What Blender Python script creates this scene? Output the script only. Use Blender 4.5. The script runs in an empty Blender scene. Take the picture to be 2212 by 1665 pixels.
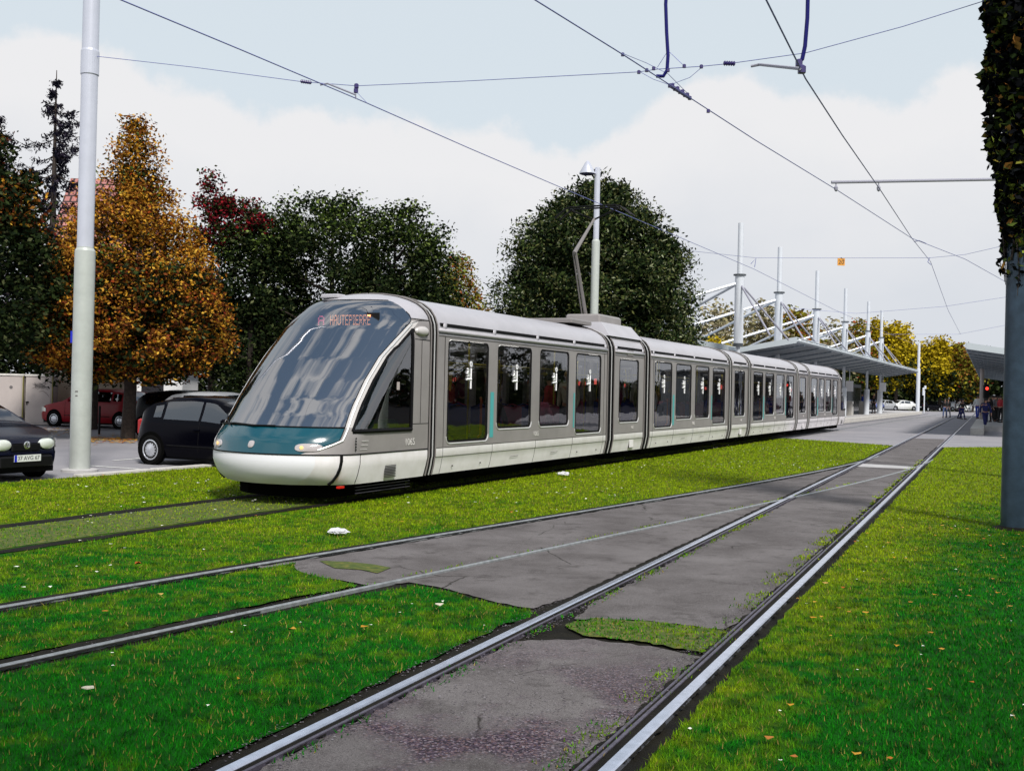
import bpy, bmesh, math, random
import numpy as np
from mathutils import Vector, Matrix
from mathutils.geometry import tessellate_polygon
random.seed(7); RNG = np.random.default_rng(7)
S = bpy.context.scene
col = S.collection
PI = math.pi

# ---------------------------------------------------------------- camera
CAM_F, CAM_ROLL, CAM_PITCH, CAM_H = 2314.8, math.radians(1.402), 0.0024624, 1.728
cd = bpy.data.cameras.new('camera'); cam = bpy.data.objects.new('camera', cd); col.objects.link(cam)
cd.sensor_width = 36; cd.sensor_fit = 'HORIZONTAL'; cd.lens = 36*CAM_F/2212; cd.clip_start = .05; cd.clip_end = 4000
_r = Vector((math.cos(CAM_ROLL), -math.sin(CAM_ROLL)*math.sin(CAM_PITCH), math.sin(CAM_ROLL)*math.cos(CAM_PITCH)))
_u = Vector((-math.sin(CAM_ROLL), -math.cos(CAM_ROLL)*math.sin(CAM_PITCH), math.cos(CAM_ROLL)*math.cos(CAM_PITCH)))
_f = Vector((0, math.cos(CAM_PITCH), math.sin(CAM_PITCH)))
cam.matrix_world = Matrix(((_r.x, _u.x, -_f.x, 0), (_r.y, _u.y, -_f.y, 0), (_r.z, _u.z, -_f.z, CAM_H), (0, 0, 0, 1)))
S.camera = cam
EYE = Vector((0, 0, CAM_H))
def ray(x, y): return _f + _r*((x-1106)/CAM_F) - _u*((y-832.5)/CAM_F)
def G(x, y, z=0.0):            # surveyed point of the photograph -> place on the ground
    d = ray(x, y); return EYE + d*((z-CAM_H)/d.z)
def at(x, y, Y):               # surveyed point at a known distance
    d = ray(x, y); return EYE + d*(Y/d.y)
# ---------------------------------------------------------------- world + sun
SUN_AZ = Vector((.35, -.94)).normalized(); SUN_EL = math.radians(47)
W = bpy.data.worlds.new('World'); S.world = W; W.use_nodes = True
def build_world():
    nt = W.node_tree; N = nt.nodes; L = nt.links; N.clear()
    out = N.new('ShaderNodeOutputWorld'); bg = N.new('ShaderNodeBackground'); bg.inputs[1].default_value = 1.0
    sky = N.new('ShaderNodeTexSky'); sky.sky_type = 'NISHITA'; sky.sun_disc = False
    sky.sun_elevation = SUN_EL; sky.sun_rotation = math.atan2(SUN_AZ.x, SUN_AZ.y); sky.air_density = 1.2; sky.dust_density = 2.0; sky.ozone_density = 1.5
    sc = N.new('ShaderNodeVectorMath'); sc.operation = 'SCALE'; sc.inputs['Scale'].default_value = 0.10
    L.new(sky.outputs[0], sc.inputs[0])
    tc = N.new('ShaderNodeTexCoord'); sep = N.new('ShaderNodeSeparateXYZ'); L.new(tc.outputs['Generated'], sep.inputs[0])
    def M(op, a, b=None, c=None):
        m = N.new('ShaderNodeMath'); m.operation = op
        for i, v in enumerate((a, b, c)):
            if v is None: continue
            if isinstance(v, (int, float)): m.inputs[i].default_value = v
            else: L.new(v, m.inputs[i])
        return m.outputs[0]
    el = M('ARCSINE', sep.outputs[2]); az = M('ARCTAN2', sep.outputs[0], sep.outputs[1])
    # top edge of the cloud bank by azimuth (radians), read off the photograph
    pts = [(-.46, .285), (-.36, .290), (-.31, .262), (-.24, .248), (-.12, .250), (-.02, .240), (.05, .225), (.10, .255), (.16, .278), (.21, .283), (.27, .268), (.34, .262), (.40, .280), (.46, .295)]
    rp = N.new('ShaderNodeMapRange'); rp.inputs[1].default_value = -.6; rp.inputs[2].default_value = .6; L.new(az, rp.inputs[0])
    cr = N.new('ShaderNodeValToRGB'); L.new(rp.outputs[0], cr.inputs[0]); e = cr.color_ramp
    e.elements[0].position = (pts[0][0]+.6)/1.2; e.elements[1].position = (pts[-1][0]+.6)/1.2
    for k, (a, h) in enumerate(pts):
        q = e.elements[0] if k == 0 else (e.elements[-1] if k == len(pts)-1 else e.elements.new((a+.6)/1.2))
        q.color = (h, h, h, 1)
    n1 = N.new('ShaderNodeTexNoise'); n1.inputs['Scale'].default_value = 11; n1.inputs['Detail'].default_value = 9; n1.inputs['Roughness'].default_value = .6; L.new(tc.outputs['Generated'], n1.inputs[0])
    n2 = N.new('ShaderNodeTexNoise'); n2.inputs['Scale'].default_value = 3.2; n2.inputs['Detail'].default_value = 6; n2.inputs['Distortion'].default_value = .4
    mp = N.new('ShaderNodeMapping'); mp.inputs['Scale'].default_value = (1, 1, 3.2); L.new(tc.outputs['Generated'], mp.inputs[0]); L.new(mp.outputs[0], n2.inputs[0])
    edge = M('SUBTRACT', M('ADD', cr.outputs[0], M('MULTIPLY', M('SUBTRACT', n1.outputs[0], .5), .085)), el)
    bank = N.new('ShaderNodeMapRange'); bank.interpolation_type = 'SMOOTHSTEP'; bank.inputs[1].default_value = -.003; bank.inputs[2].default_value = .014; L.new(edge, bank.inputs[0])
    broken = N.new('ShaderNodeMapRange'); broken.inputs[1].default_value = .46; broken.inputs[2].default_value = .57; L.new(n2.outputs[0], broken.inputs[0])
    hi = N.new('ShaderNodeMapRange'); hi.inputs[1].default_value = .36; hi.inputs[2].default_value = .55; L.new(el, hi.inputs[0])
    mask = M('MAXIMUM', bank.outputs[0], M('MULTIPLY', broken.outputs[0], hi.outputs[0]))
    # cloud tone: white top, greyer base
    cg = N.new('ShaderNodeMix'); cg.data_type = 'RGBA'; cg.inputs[6].default_value = (.80, .80, .815, 1); cg.inputs[7].default_value = (.66, .69, .74, 1)
    tone = N.new('ShaderNodeMapRange'); tone.inputs[1].default_value = .05; tone.inputs[2].default_value = .17; tone.inputs[3].default_value = 1.0; tone.inputs[4].default_value = 0.0
    L.new(M('ADD', edge, 0.0), tone.inputs[0]); tone.inputs[3].default_value = 0.0; tone.inputs[4].default_value = 1.0
    tw = M('MULTIPLY', tone.outputs[0], M('ADD', .35, M('MULTIPLY', n2.outputs[0], 1.0))); 
    cl = N.new('ShaderNodeClamp'); L.new(tw, cl.inputs[0]); L.new(cl.outputs[0], cg.inputs[0])
    # blue part: pale veil over the physical sky
    veil = N.new('ShaderNodeMix'); veil.data_type = 'RGBA'; veil.inputs[0].default_value = .88; L.new(sc.outputs[0], veil.inputs[6])
    zen = N.new('ShaderNodeMix'); zen.data_type = 'RGBA'; zr_ = N.new('ShaderNodeMapRange'); zr_.inputs[1].default_value = .40; zr_.inputs[2].default_value = .75; L.new(el, zr_.inputs[0]); L.new(zr_.outputs[0], zen.inputs[0]); zen.inputs[6].default_value = (.70, .77, .82, 1); zen.inputs[7].default_value = (.19, .27, .40, 1); L.new(zen.outputs[2], veil.inputs[7])
    mx = N.new('ShaderNodeMix'); mx.data_type = 'RGBA'; L.new(mask, mx.inputs[0]); L.new(veil.outputs[2], mx.inputs[6]); L.new(cg.outputs[2], mx.inputs[7])
    L.new(mx.outputs[2], bg.inputs[0]); L.new(bg.outputs[0], out.inputs[0])
build_world()
sd = bpy.data.lights.new('sun', 'SUN'); sun = bpy.data.objects.new('sun', sd); col.objects.link(sun)
sd.energy = 4.2; sd.angle = math.radians(10); sd.color = (1, .96, .9)
_sv = Vector((SUN_AZ.x*math.cos(SUN_EL), SUN_AZ.y*math.cos(SUN_EL), math.sin(SUN_EL)))
sun.rotation_euler = _sv.to_track_quat('Z', 'Y').to_euler()
S.view_settings.view_transform = 'Standard'; S.view_settings.look = 'None'; S.view_settings.exposure = 0.08; S.view_settings.gamma = 1
S.cycles.max_bounces = 6; S.cycles.transparent_max_bounces = 12

# ---------------------------------------------------------------- materials
MATS = {}
def new_mat(name):
    m = bpy.data.materials.new(name); m.use_nodes = True; MATS[name] = m
    return m, m.node_tree.nodes, m.node_tree.links, m.node_tree.nodes['Principled BSDF']
def mat(name, c, rough=.5, metal=0, spec=.5, var=0, scale=8, emit=None, bump=0, c2=None, coat=0, dirt=0):
    m, N, L, b = new_mat(name)
    b.inputs['Base Color'].default_value = (*c, 1); b.inputs['Roughness'].default_value = rough; b.inputs['Metallic'].default_value = metal
    b.inputs['Specular IOR Level'].default_value = spec
    if coat: b.inputs['Coat Weight'].default_value = coat; b.inputs['Coat Roughness'].default_value = .05
    if emit: b.inputs['Emission Color'].default_value = (*emit[0], 1); b.inputs['Emission Strength'].default_value = emit[1]
    if var or c2 or bump:
        tc = N.new('ShaderNodeTexCoord'); n = N.new('ShaderNodeTexNoise'); n.inputs['Scale'].default_value = scale; n.inputs['Detail'].default_value = 6; n.inputs['Roughness'].default_value = .65
        L.new(tc.outputs['Object'], n.inputs[0])
        mr = N.new('ShaderNodeMapRange'); mr.inputs[1].default_value = .35; mr.inputs[2].default_value = .65; L.new(n.outputs[0], mr.inputs[0])
        mx = N.new('ShaderNodeMix'); mx.data_type = 'RGBA'; L.new(mr.outputs[0], mx.inputs[0])
        mx.inputs[6].default_value = (*[v*(1-var) for v in c], 1); mx.inputs[7].default_value = (*(c2 or [min(1, v*(1+var)) for v in c]), 1)
        L.new(mx.outputs[2], b.inputs['Base Color'])
        if bump:
            bp = N.new('ShaderNodeBump'); bp.inputs['Strength'].default_value = bump; bp.inputs['Distance'].default_value = .02; L.new(n.outputs[0], bp.inputs['Height']); L.new(bp.outputs[0], b.inputs['Normal'])
    return m
def glass(name, tint, ior=1.7, opac=.25, base=(.01, .012, .014)):
    m, N, L, b = new_mat(name); N.remove(b); out = N['Material Output']
    tr = N.new('ShaderNodeBsdfTransparent'); tr.inputs[0].default_value = (*tint, 1)
    df = N.new('ShaderNodeBsdfDiffuse'); df.inputs[0].default_value = (*base, 1)
    gl = N.new('ShaderNodeBsdfGlossy'); gl.inputs['Roughness'].default_value = .015; gl.inputs[0].default_value = (.95, .95, .97, 1)
    fr = N.new('ShaderNodeFresnel'); fr.inputs[0].default_value = ior
    geo = N.new('ShaderNodeTexCoord'); nz = N.new('ShaderNodeTexNoise'); nz.inputs['Scale'].default_value = 1.3; L.new(geo.outputs['Object'], nz.inputs[0])
    bp = N.new('ShaderNodeBump'); bp.inputs['Strength'].default_value = .05; bp.inputs['Distance'].default_value = .05; L.new(nz.outputs[0], bp.inputs['Height']); L.new(bp.outputs[0], gl.inputs['Normal'])
    a = N.new('ShaderNodeMixShader'); a.inputs[0].default_value = opac; L.new(tr.outputs[0], a.inputs[1]); L.new(df.outputs[0], a.inputs[2])
    c = N.new('ShaderNodeMixShader'); L.new(fr.outputs[0], c.inputs[0]); L.new(a.outputs[0], c.inputs[1]); L.new(gl.outputs[0], c.inputs[2]); L.new(c.outputs[0], out.inputs[0])
    return m
def leafmat(name, cols, rough=.6, trans=.12):
    m, N, L, b = new_mat(name)
    g = N.new('ShaderNodeNewGeometry'); r = N.new('ShaderNodeValToRGB'); L.new(g.outputs['Random Per Island'], r.inputs[0])
    e = r.color_ramp; n = len(cols)
    for k, c in enumerate(cols):
        q = e.elements[0] if k == 0 else (e.elements[1] if k == 1 else e.elements.new(.5))
        q.position = k/(n-1); q.color = (*c, 1)
    for k, c in enumerate(cols): pass
    es = sorted(e.elements, key=lambda q: q.position)
    L.new(r.outputs[0], b.inputs['Base Color']); b.inputs['Roughness'].default_value = .75; b.inputs['Specular IOR Level'].default_value = .03
    return m
def ramp_fix(e, cols):
    while len(e.elements) > 1: e.elements.remove(e.elements[-1])
    e.elements[0].position = 0; e.elements[0].color = (*cols[0][1], 1)
    for p, c in cols[1:]:
        q = e.elements.new(p); q.color = (*c, 1)
def leaf(name, stops):
    m = leafmat(name, [stops[0][1], stops[-1][1]]); 
    for n in m.node_tree.nodes:
        if n.type == 'VALTORGB': ramp_fix(n.color_ramp, stops)
    return m

mat('tram_grey', (.268, .250, .245), .36, .1, var=.07, scale=2.2)
mat('tram_grey_dark', (.20, .185, .18), .4, .1)
mat('tram_roof', (.43, .42, .45), .35, .1, var=.05, scale=2)
mat('tram_white', (.84, .81, .83), .35, 0, var=.0, scale=3.2, c2=(.74, .71, .71))
mat('tram_cab_white', (.80, .80, .84), .3)
mat('tram_pillar', (.50, .48, .47), .3)
mat('teal', (.003, .062, .088), .16, 0, spec=.6, coat=.5)
mat('teal_strip', (.06, .36, .36), .4)
mat('rubber', (.006, .006, .007), .7, spec=.12)
mat('black_plastic', (.005, .005, .006), .5, spec=.2)
mat('underframe', (.002, .002, .002), 1, spec=.05)
mat('seam', (.05, .045, .045), .7)
mat('rim_light', (.60, .60, .60), .3, .3)
glass('tram_glass', (.66, .67, .69), 2.5, .0)
glass('wind_glass', (.18, .30, .36), 4.6, .12, (.01, .04, .06))
glass('car_glass', (.22, .26, .30), 2.5, .1)
mat('interior', (.10, .10, .105), .7); mat('seat_red', (.22, .02, .06), .8); mat('seat_blue', (.02, .03, .2), .8); mat('pole_orange', (.55, .10, .03), .4); mat('pole_yellow', (.5, .42, .05), .4)
mat('interior_teal', (.01, .12, .12), .7); mat('interior_green', (.005, .16, .05), .6)
mat('led_red', (.5, .02, .03), .5, emit=((1, .10, .16), 4.0)); mat('led_amber', (.6, .2, .05), .5, emit=((1, .26, .10), 5))
mat('sticker', (.85, .85, .87), .5); mat('number_white', (.62, .6, .58), .5)
mat('lamp_glass', (.42, .38, .38), .08, 0, spec=1, coat=1); mat('lamp_warm', (.8, .5, .2), .2, emit=((1, .6, .25), .6))
mat('red_lens', (.4, .005, .005), .2, emit=((1, .05, .02), .15))
mat('pole_paint', (.47, .50, .47), .4, .2, var=.06, scale=4); mat('pole_upper', (.56, .58, .66), .3, .3, var=.04, scale=3)
mat('mast_white', (.62, .65, .70), .35, .1, var=.03, scale=2)
mat('steel', (.62, .66, .78), .22, .85, var=.12, scale=14); mat('steel_side', (.10, .09, .12), .5, .4, var=.3, scale=20); mat('steel_dull', (.30, .32, .33), .4, .5, var=.25, scale=14)
mat('wire', (.15, .17, .42), .5, .2); mat('pole_shaded', (.035, .06, .09), .35, .3, var=.25, scale=5); mat('feeder', (.008, .008, .12), .5, spec=.2); mat('insulator', (.03, .02, .12), .4); mat('arm_grey', (.30, .30, .36), .7, 0, spec=.2)
mat('sign_yellow', (.68, .30, .04), .5); mat('sign_black', (.02, .01, .02), .6)
mat('canopy_under', (.20, .24, .28), .5, .1, var=.08, scale=2); mat('canopy_edge', (.50, .55, .58), .45, .1); mat('canopy_dark', (.06, .07, .08), .6)
mat('dark_ground', (.025, .025, .027), 1, spec=.02, var=.2, scale=1); mat('concrete', (.42, .41, .41), .85, var=.10, scale=3, bump=.2); mat('kerb', (.50, .48, .45), .85, var=.12, scale=5)
mat('beige', (.40, .355, .335), .75, var=.05, scale=2); mat('beige_wall', (.42, .35, .27), .85, var=.12, scale=2); mat('olive_trim', (.20, .18, .05), .7)
mat('graffiti', (.12, .11, .11), .7)
mat('bark', (.035, .025, .02), .9, var=.4, scale=12, bump=.6); mat('bark_pale', (.18, .16, .14), .9, var=.3, scale=8)
mat('paint_black', (.001, .001, .003), .16, 0, spec=.09); mat('paint_navy', (.002, .003, .012), .2, .0, spec=.3, coat=.05); mat('paint_hood', (.16, .17, .22), .15, .3, coat=.6)
mat('paint_red', (.20, .002, .008), .3, 0, spec=.2, coat=.1); mat('paint_silver', (.50, .52, .55), .25, .3, coat=.3); mat('paint_white', (.72, .74, .74), .3, coat=.3); mat('paint_blue', (.02, .05, .25), .2, coat=.3)
mat('tyre', (.003, .003, .003), .9, spec=.1); mat('rim', (.58, .60, .65), .25, .5); mat('rim_dark', (.02, .02, .02), .7)
mat('headlamp', (.70, .74, .68), .12, .1, spec=1, coat=1); mat('chrome', (.75, .76, .76), .12, .9); mat('plate_white', (.70, .72, .70), .4); mat('plate_blue', (.01, .02, .45), .4); mat('plate_text', (.03, .03, .03), .5); mat('plate_yellow', (.7, .45, .05), .4)
mat('tail_lamp', (.35, .01, .01), .2, coat=.5)
mat('skin', (.45, .24, .17), .6); mat('skin_dark', (.16, .08, .05), .6); mat('hair_dark', (.015, .01, .008), .7); mat('hair_blond', (.45, .3, .12), .7); mat('hair_grey', (.3, .28, .27), .7)
for nm_, c_ in dict(black=(.008, .008, .01), navy=(.01, .015, .10), blue=(.02, .05, .35), denim=(.06, .09, .2), white=(.65, .67, .66), beige=(.42, .32, .2), red=(.35, .02, .03), pink=(.5, .12, .2), grey=(.2, .2, .22), cream=(.5, .46, .36), magenta=(.25, .01, .12)).items(): mat('cloth_'+nm_, c_, .85)
mat('paper', (.55, .55, .58), .8, var=.15, scale=30); mat('lamp_strip', (.8, .8, .8), .5, emit=((1, .97, .9), 2.6)); mat('door_lamp', (.6, .1, .05), .4, emit=((1, .15, .12), .9)); mat('signal_red', (.6, .01, .01), .3, emit=((1, .05, .03), 2))
mat('house_wall', (.10, .09, .08), .9, var=.2, scale=2); mat('white_wall', (.72, .72, .72), .8, var=.04, scale=1); mat('window_white', (.68, .74, .70), .5); mat('dark_glass', (.02, .02, .025), .1, spec=.8)
mat('gravel_white', (.8, .8, .8), .8); mat('line_white', (.60, .60, .58), .8, var=.2, scale=30)
mat('daisy', (.80, .80, .70), .8); 
leaf('stones', [(0, (.02, .015, .02)), (.5, (.10, .085, .10)), (1, (.26, .24, .26))])
leaf('fallen', [(0, (.45, .20, .02)), (.4, (.50, .30, .05)), (.7, (.35, .08, .02)), (1, (.55, .42, .12))])

def tile_mat():
    m, N, L, b = new_mat('roof_tiles'); tc = N.new('ShaderNodeTexCoord')
    br = N.new('ShaderNodeTexBrick'); br.inputs['Scale'].default_value = 1.0; br.inputs['Brick Width'].default_value = .35; br.inputs['Row Height'].default_value = .42; br.inputs['Mortar Size'].default_value = .055
    br.inputs['Color1'].default_value = (.42, .18, .16, 1); br.inputs['Color2'].default_value = (.32, .13, .12, 1); br.inputs['Mortar'].default_value = (.04, .02, .02, 1)
    mp = N.new('ShaderNodeMapping'); mp.inputs['Rotation'].default_value = (0, 0, 0); L.new(tc.outputs['UV'], mp.inputs[0]); L.new(mp.outputs[0], br.inputs[0]); L.new(br.outputs[0], b.inputs[0]); b.inputs['Roughness'].default_value = .85
tile_mat()
def ground_mats():
    # pale asphalt of the square and the car park
    def base(name, ca, cb, sc1, sc2, speck, bump=.25):
        m, N, L, b = new_mat(name); tc = N.new('ShaderNodeTexCoord')
        def noise(s, d=6, r=.6):
            n = N.new('ShaderNodeTexNoise'); n.inputs['Scale'].default_value = s; n.inputs['Detail'].default_value = d; n.inputs['Roughness'].default_value = r; L.new(tc.outputs['Object'], n.inputs[0]); return n
        def rng(src, a, c):
            q = N.new('ShaderNodeMapRange'); q.inputs[1].default_value = a; q.inputs[2].default_value = c; L.new(src, q.inputs[0]); return q.outputs[0]
        def mix(f, a, c):
            x = N.new('ShaderNodeMix'); x.data_type = 'RGBA'
            for i, v in ((0, f), (6, a), (7, c)):
                if isinstance(v, tuple): x.inputs[i].default_value = (*v, 1)
                elif isinstance(v, float): x.inputs[i].default_value = v
                else: L.new(v, x.inputs[i])
            return x.outputs[2]
        c = mix(rng(noise(sc1).outputs[0], .35, .65), ca, cb)
        n2 = noise(sc2, 3, .8)
        c = mix(rng(n2.outputs[0], .52, .75), c, tuple(v*speck for v in ca))
        L.new(c, b.inputs[0]); b.inputs['Roughness'].default_value = .9; b.inputs['Specular IOR Level'].default_value = .2
        bp = N.new('ShaderNodeBump'); bp.inputs['Strength'].default_value = bump; bp.inputs['Distance'].default_value = .01; L.new(n2.outputs[0], bp.inputs['Height']); L.new(bp.outputs[0], b.inputs['Normal'])
        return m, N, L, b, noise, rng, mix, tc, c
    base('asphalt_pale', (.235, .23, .25), (.30, .29, .305), .35, 60, .75)
    base('soil', (.003, .0025, .0015), (.012, .010, .005), 3, 40, .3, .8)
    m, N, L, b, noise, rng, mix, tc, c = base('asphalt_track', (.098, .088, .087), (.165, .152, .152), 1.1, 75, .45, .6)
    # worn gravelly patches showing reddish and violet chippings
    g1 = rng(noise(.9, 5).outputs[0], .45, .56); vor = N.new('ShaderNodeTexVoronoi'); vor.inputs['Scale'].default_value = 95; L.new(tc.outputs['Object'], vor.inputs[0])
    ss = N.new('ShaderNodeSeparateColor'); L.new(vor.outputs['Color'], ss.inputs[0])
    rr = N.new('ShaderNodeValToRGB'); L.new(ss.outputs[0], rr.inputs[0]); ramp_fix(rr.color_ramp, [(0, (.008, .005, .008)), (.35, (.03, .02, .035)), (.6, (.085, .06, .09)), (.8, (.12, .065, .06)), (1, (.24, .21, .25))])
    sx = N.new('ShaderNodeSeparateXYZ'); L.new(tc.outputs['Object'], sx.inputs[0])
    near = N.new('ShaderNodeMapRange'); near.inputs[1].default_value = 8.0; near.inputs[2].default_value = 5.6; L.new(sx.outputs[1], near.inputs[0])
    mm = N.new('ShaderNodeMath'); mm.operation = 'MULTIPLY'; L.new(g1, mm.inputs[0]); L.new(near.outputs[0], mm.inputs[1])
    m2 = N.new('ShaderNodeMath'); m2.operation = 'MULTIPLY'; m2.inputs[1].default_value = .9; L.new(mm.outputs[0], m2.inputs[0])
    ck = N.new('ShaderNodeTexVoronoi'); ck.feature = 'DISTANCE_TO_EDGE'; ck.inputs['Scale'].default_value = .55
    wob = N.new('ShaderNodeMix'); wob.data_type = 'RGBA'; wob.inputs[0].default_value = .12; nz = noise(2.5, 6); L.new(tc.outputs['Object'], wob.inputs[6]); L.new(nz.outputs['Color'], wob.inputs[7]); L.new(wob.outputs[2], ck.inputs[0])
    cm = N.new('ShaderNodeMath'); cm.operation = 'MULTIPLY'; L.new(rng(ck.outputs['Distance'], .006, .001), cm.inputs[0]); L.new(rng(noise(.7).outputs[0], .50, .58), cm.inputs[1])
    st = rng(noise(3.2, 6, .7).outputs[0], .52, .66); c = mix(st, c, (.075, .067, .066)); c = mix(rng(noise(.5, 4).outputs[0], .55, .70), c, (.175, .162, .162)); fg = noise(160, 2, .9); c = mix(rng(fg.outputs[0], .58, .72), c, (.26, .245, .24)); c = mix(rng(fg.outputs[0], .42, .30), c, (.035, .03, .03)); c = mix(cm.outputs[0], c, (.03, .027, .024))
    L.new(mix(m2.outputs[0], c, rr.outputs[0]), b.inputs[0])
    # grass colour, shared by turf and blades: sunlit yellow-green and shaded deep green painted in by position, plus noise
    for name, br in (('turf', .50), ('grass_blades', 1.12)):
        m, N, L, b = new_mat(name); tc = N.new('ShaderNodeTexCoord')
        def noise(s, d=5, r=.6):
            n = N.new('ShaderNodeTexNoise'); n.inputs['Scale'].default_value = s; n.inputs['Detail'].default_value = d; n.inputs['Roughness'].default_value = r; L.new(tc.outputs['Object'], n.inputs[0]); return n.outputs[0]
        def rng(src, a, c, lo=0, hi=1):
            q = N.new('ShaderNodeMapRange'); q.inputs[1].default_value = a; q.inputs[2].default_value = c; q.inputs[3].default_value = lo; q.inputs[4].default_value = hi; L.new(src, q.inputs[0]); return q.outputs[0]
        def mth(op, a, c):
            q = N.new('ShaderNodeMath'); q.operation = op
            for i, v in enumerate((a, c)):
                if isinstance(v, (int, float)): q.inputs[i].default_value = v
                else: L.new(v, q.inputs[i])
            return q.outputs[0]
        sx = N.new('ShaderNodeSeparateXYZ'); L.new(tc.outputs['Object'], sx.inputs[0])
        # distance from the right-hand rail, along which a sunlit yellow strip is painted
        dr = mth('SUBTRACT', sx.outputs[0], mth('MULTIPLY', sx.outputs[1], .446)); dr = mth('ADD', dr, 1.695)
        sun_strip = rng(mth('ABSOLUTE', dr, 0), .1, 1.3, .34, 0)
        far_sun = rng(sx.outputs[1], 6.0, 15.0, -.20, .34)  # shade near, sunlight far, painted into the grass colour
        right = rng(dr, .6, 2.0, 0, -.28); rightfar = rng(sx.outputs[1], 17, 22, 0, .45)  # painted shade right of the rail, turning to sunlit yellow farther off
        y = mth('ADD', mth('ADD', mth('ADD', far_sun, sun_strip), mth('ADD', right, mth('MULTIPLY', rightfar, 1))), mth('ADD', mth('MULTIPLY', mth('SUBTRACT', noise(.9), .5), 1.1), mth('MULTIPLY', mth('SUBTRACT', noise(5.0), .5), 1.3)))
        y = rng(y, -.15, .42)
        mx = N.new('ShaderNodeMix'); mx.data_type = 'RGBA'; L.new(y, mx.inputs[0])
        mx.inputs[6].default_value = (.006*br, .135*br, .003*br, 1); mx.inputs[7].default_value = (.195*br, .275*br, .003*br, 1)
        dk = N.new('ShaderNodeMix'); dk.data_type = 'RGBA'; dk.blend_type = 'MULTIPLY'; L.new(rng(noise(8, 4), .50, .34), dk.inputs[0]); L.new(mx.outputs[2], dk.inputs[6]); dk.inputs[7].default_value = (.30, .42, .3, 1)
        d2 = N.new('ShaderNodeMix'); d2.data_type = 'RGBA'; d2.blend_type = 'MULTIPLY'; L.new(rng(noise(2.2, 6, .7), .47, .33), d2.inputs[0]); L.new(dk.outputs[2], d2.inputs[6]); d2.inputs[7].default_value = (.45, .50, .4, 1)
        if name == 'grass_blades':
            gi = N.new('ShaderNodeNewGeometry'); rv = rng(gi.outputs['Random Per Island'], 0, 1, .62, 1.38); hs = N.new('ShaderNodeHueSaturation'); L.new(d2.outputs[2], hs.inputs['Color']); L.new(rv, hs.inputs['Value'])
            sm = N.new('ShaderNodeMix'); sm.data_type = 'RGBA'; L.new(rng(gi.outputs['Random Per Island'], .935, .94), sm.inputs[0]); L.new(hs.outputs[0], sm.inputs[6]); sm.inputs[7].default_value = (.26, .20, .05, 1); dk = sm
        else: dk = d2
        L.new(dk.outputs[2], b.inputs[0]); b.inputs['Roughness'].default_value = .8; b.inputs['Specular IOR Level'].default_value = .08
    m, N, L, b = new_mat('moss'); tc = N.new('ShaderNodeTexCoord'); n = N.new('ShaderNodeTexNoise'); n.inputs['Scale'].default_value = 14; n.inputs['Detail'].default_value = 5; L.new(tc.outputs['Object'], n.inputs[0])
    r = N.new('ShaderNodeValToRGB'); L.new(n.outputs[0], r.inputs[0]); ramp_fix(r.color_ramp, [(.36, (.008, .012, .002)), (.5, (.055, .085, .005)), (.66, (.13, .12, .015))]); L.new(r.outputs[0], b.inputs[0]); b.inputs['Roughness'].default_value = .9
ground_mats()

# ---------------------------------------------------------------- helpers
def tag(o, label=None, cat=None, group=None, kind=None):
    if label: o['label'] = label
    if cat: o['category'] = cat
    if group: o['group'] = group
    if kind: o['kind'] = kind
    return o
def empty(name, loc=(0, 0, 0), rz=0, label=None, cat=None, group=None):
    o = bpy.data.objects.new(name, None); o.empty_display_size = .2; col.objects.link(o); o.location = loc; o.rotation_euler = (0, 0, rz)
    return tag(o, label, cat, group)
def mesh_obj(name, me, m, parent=None, smooth=False):
    o = bpy.data.objects.new(name, me); col.objects.link(o)
    if m is not None and not len(me.materials): me.materials.append(MATS[m] if isinstance(m, str) else m)
    if smooth:
        me.polygons.foreach_set('use_smooth', [True]*len(me.polygons))
    if parent: o.parent = parent
    return o
def copy_tree(o, parent=None):
    c = o.copy(); col.objects.link(c)
    if parent: c.parent = parent
    for ch in list(o.children): copy_tree(ch, c)
    return c
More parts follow.
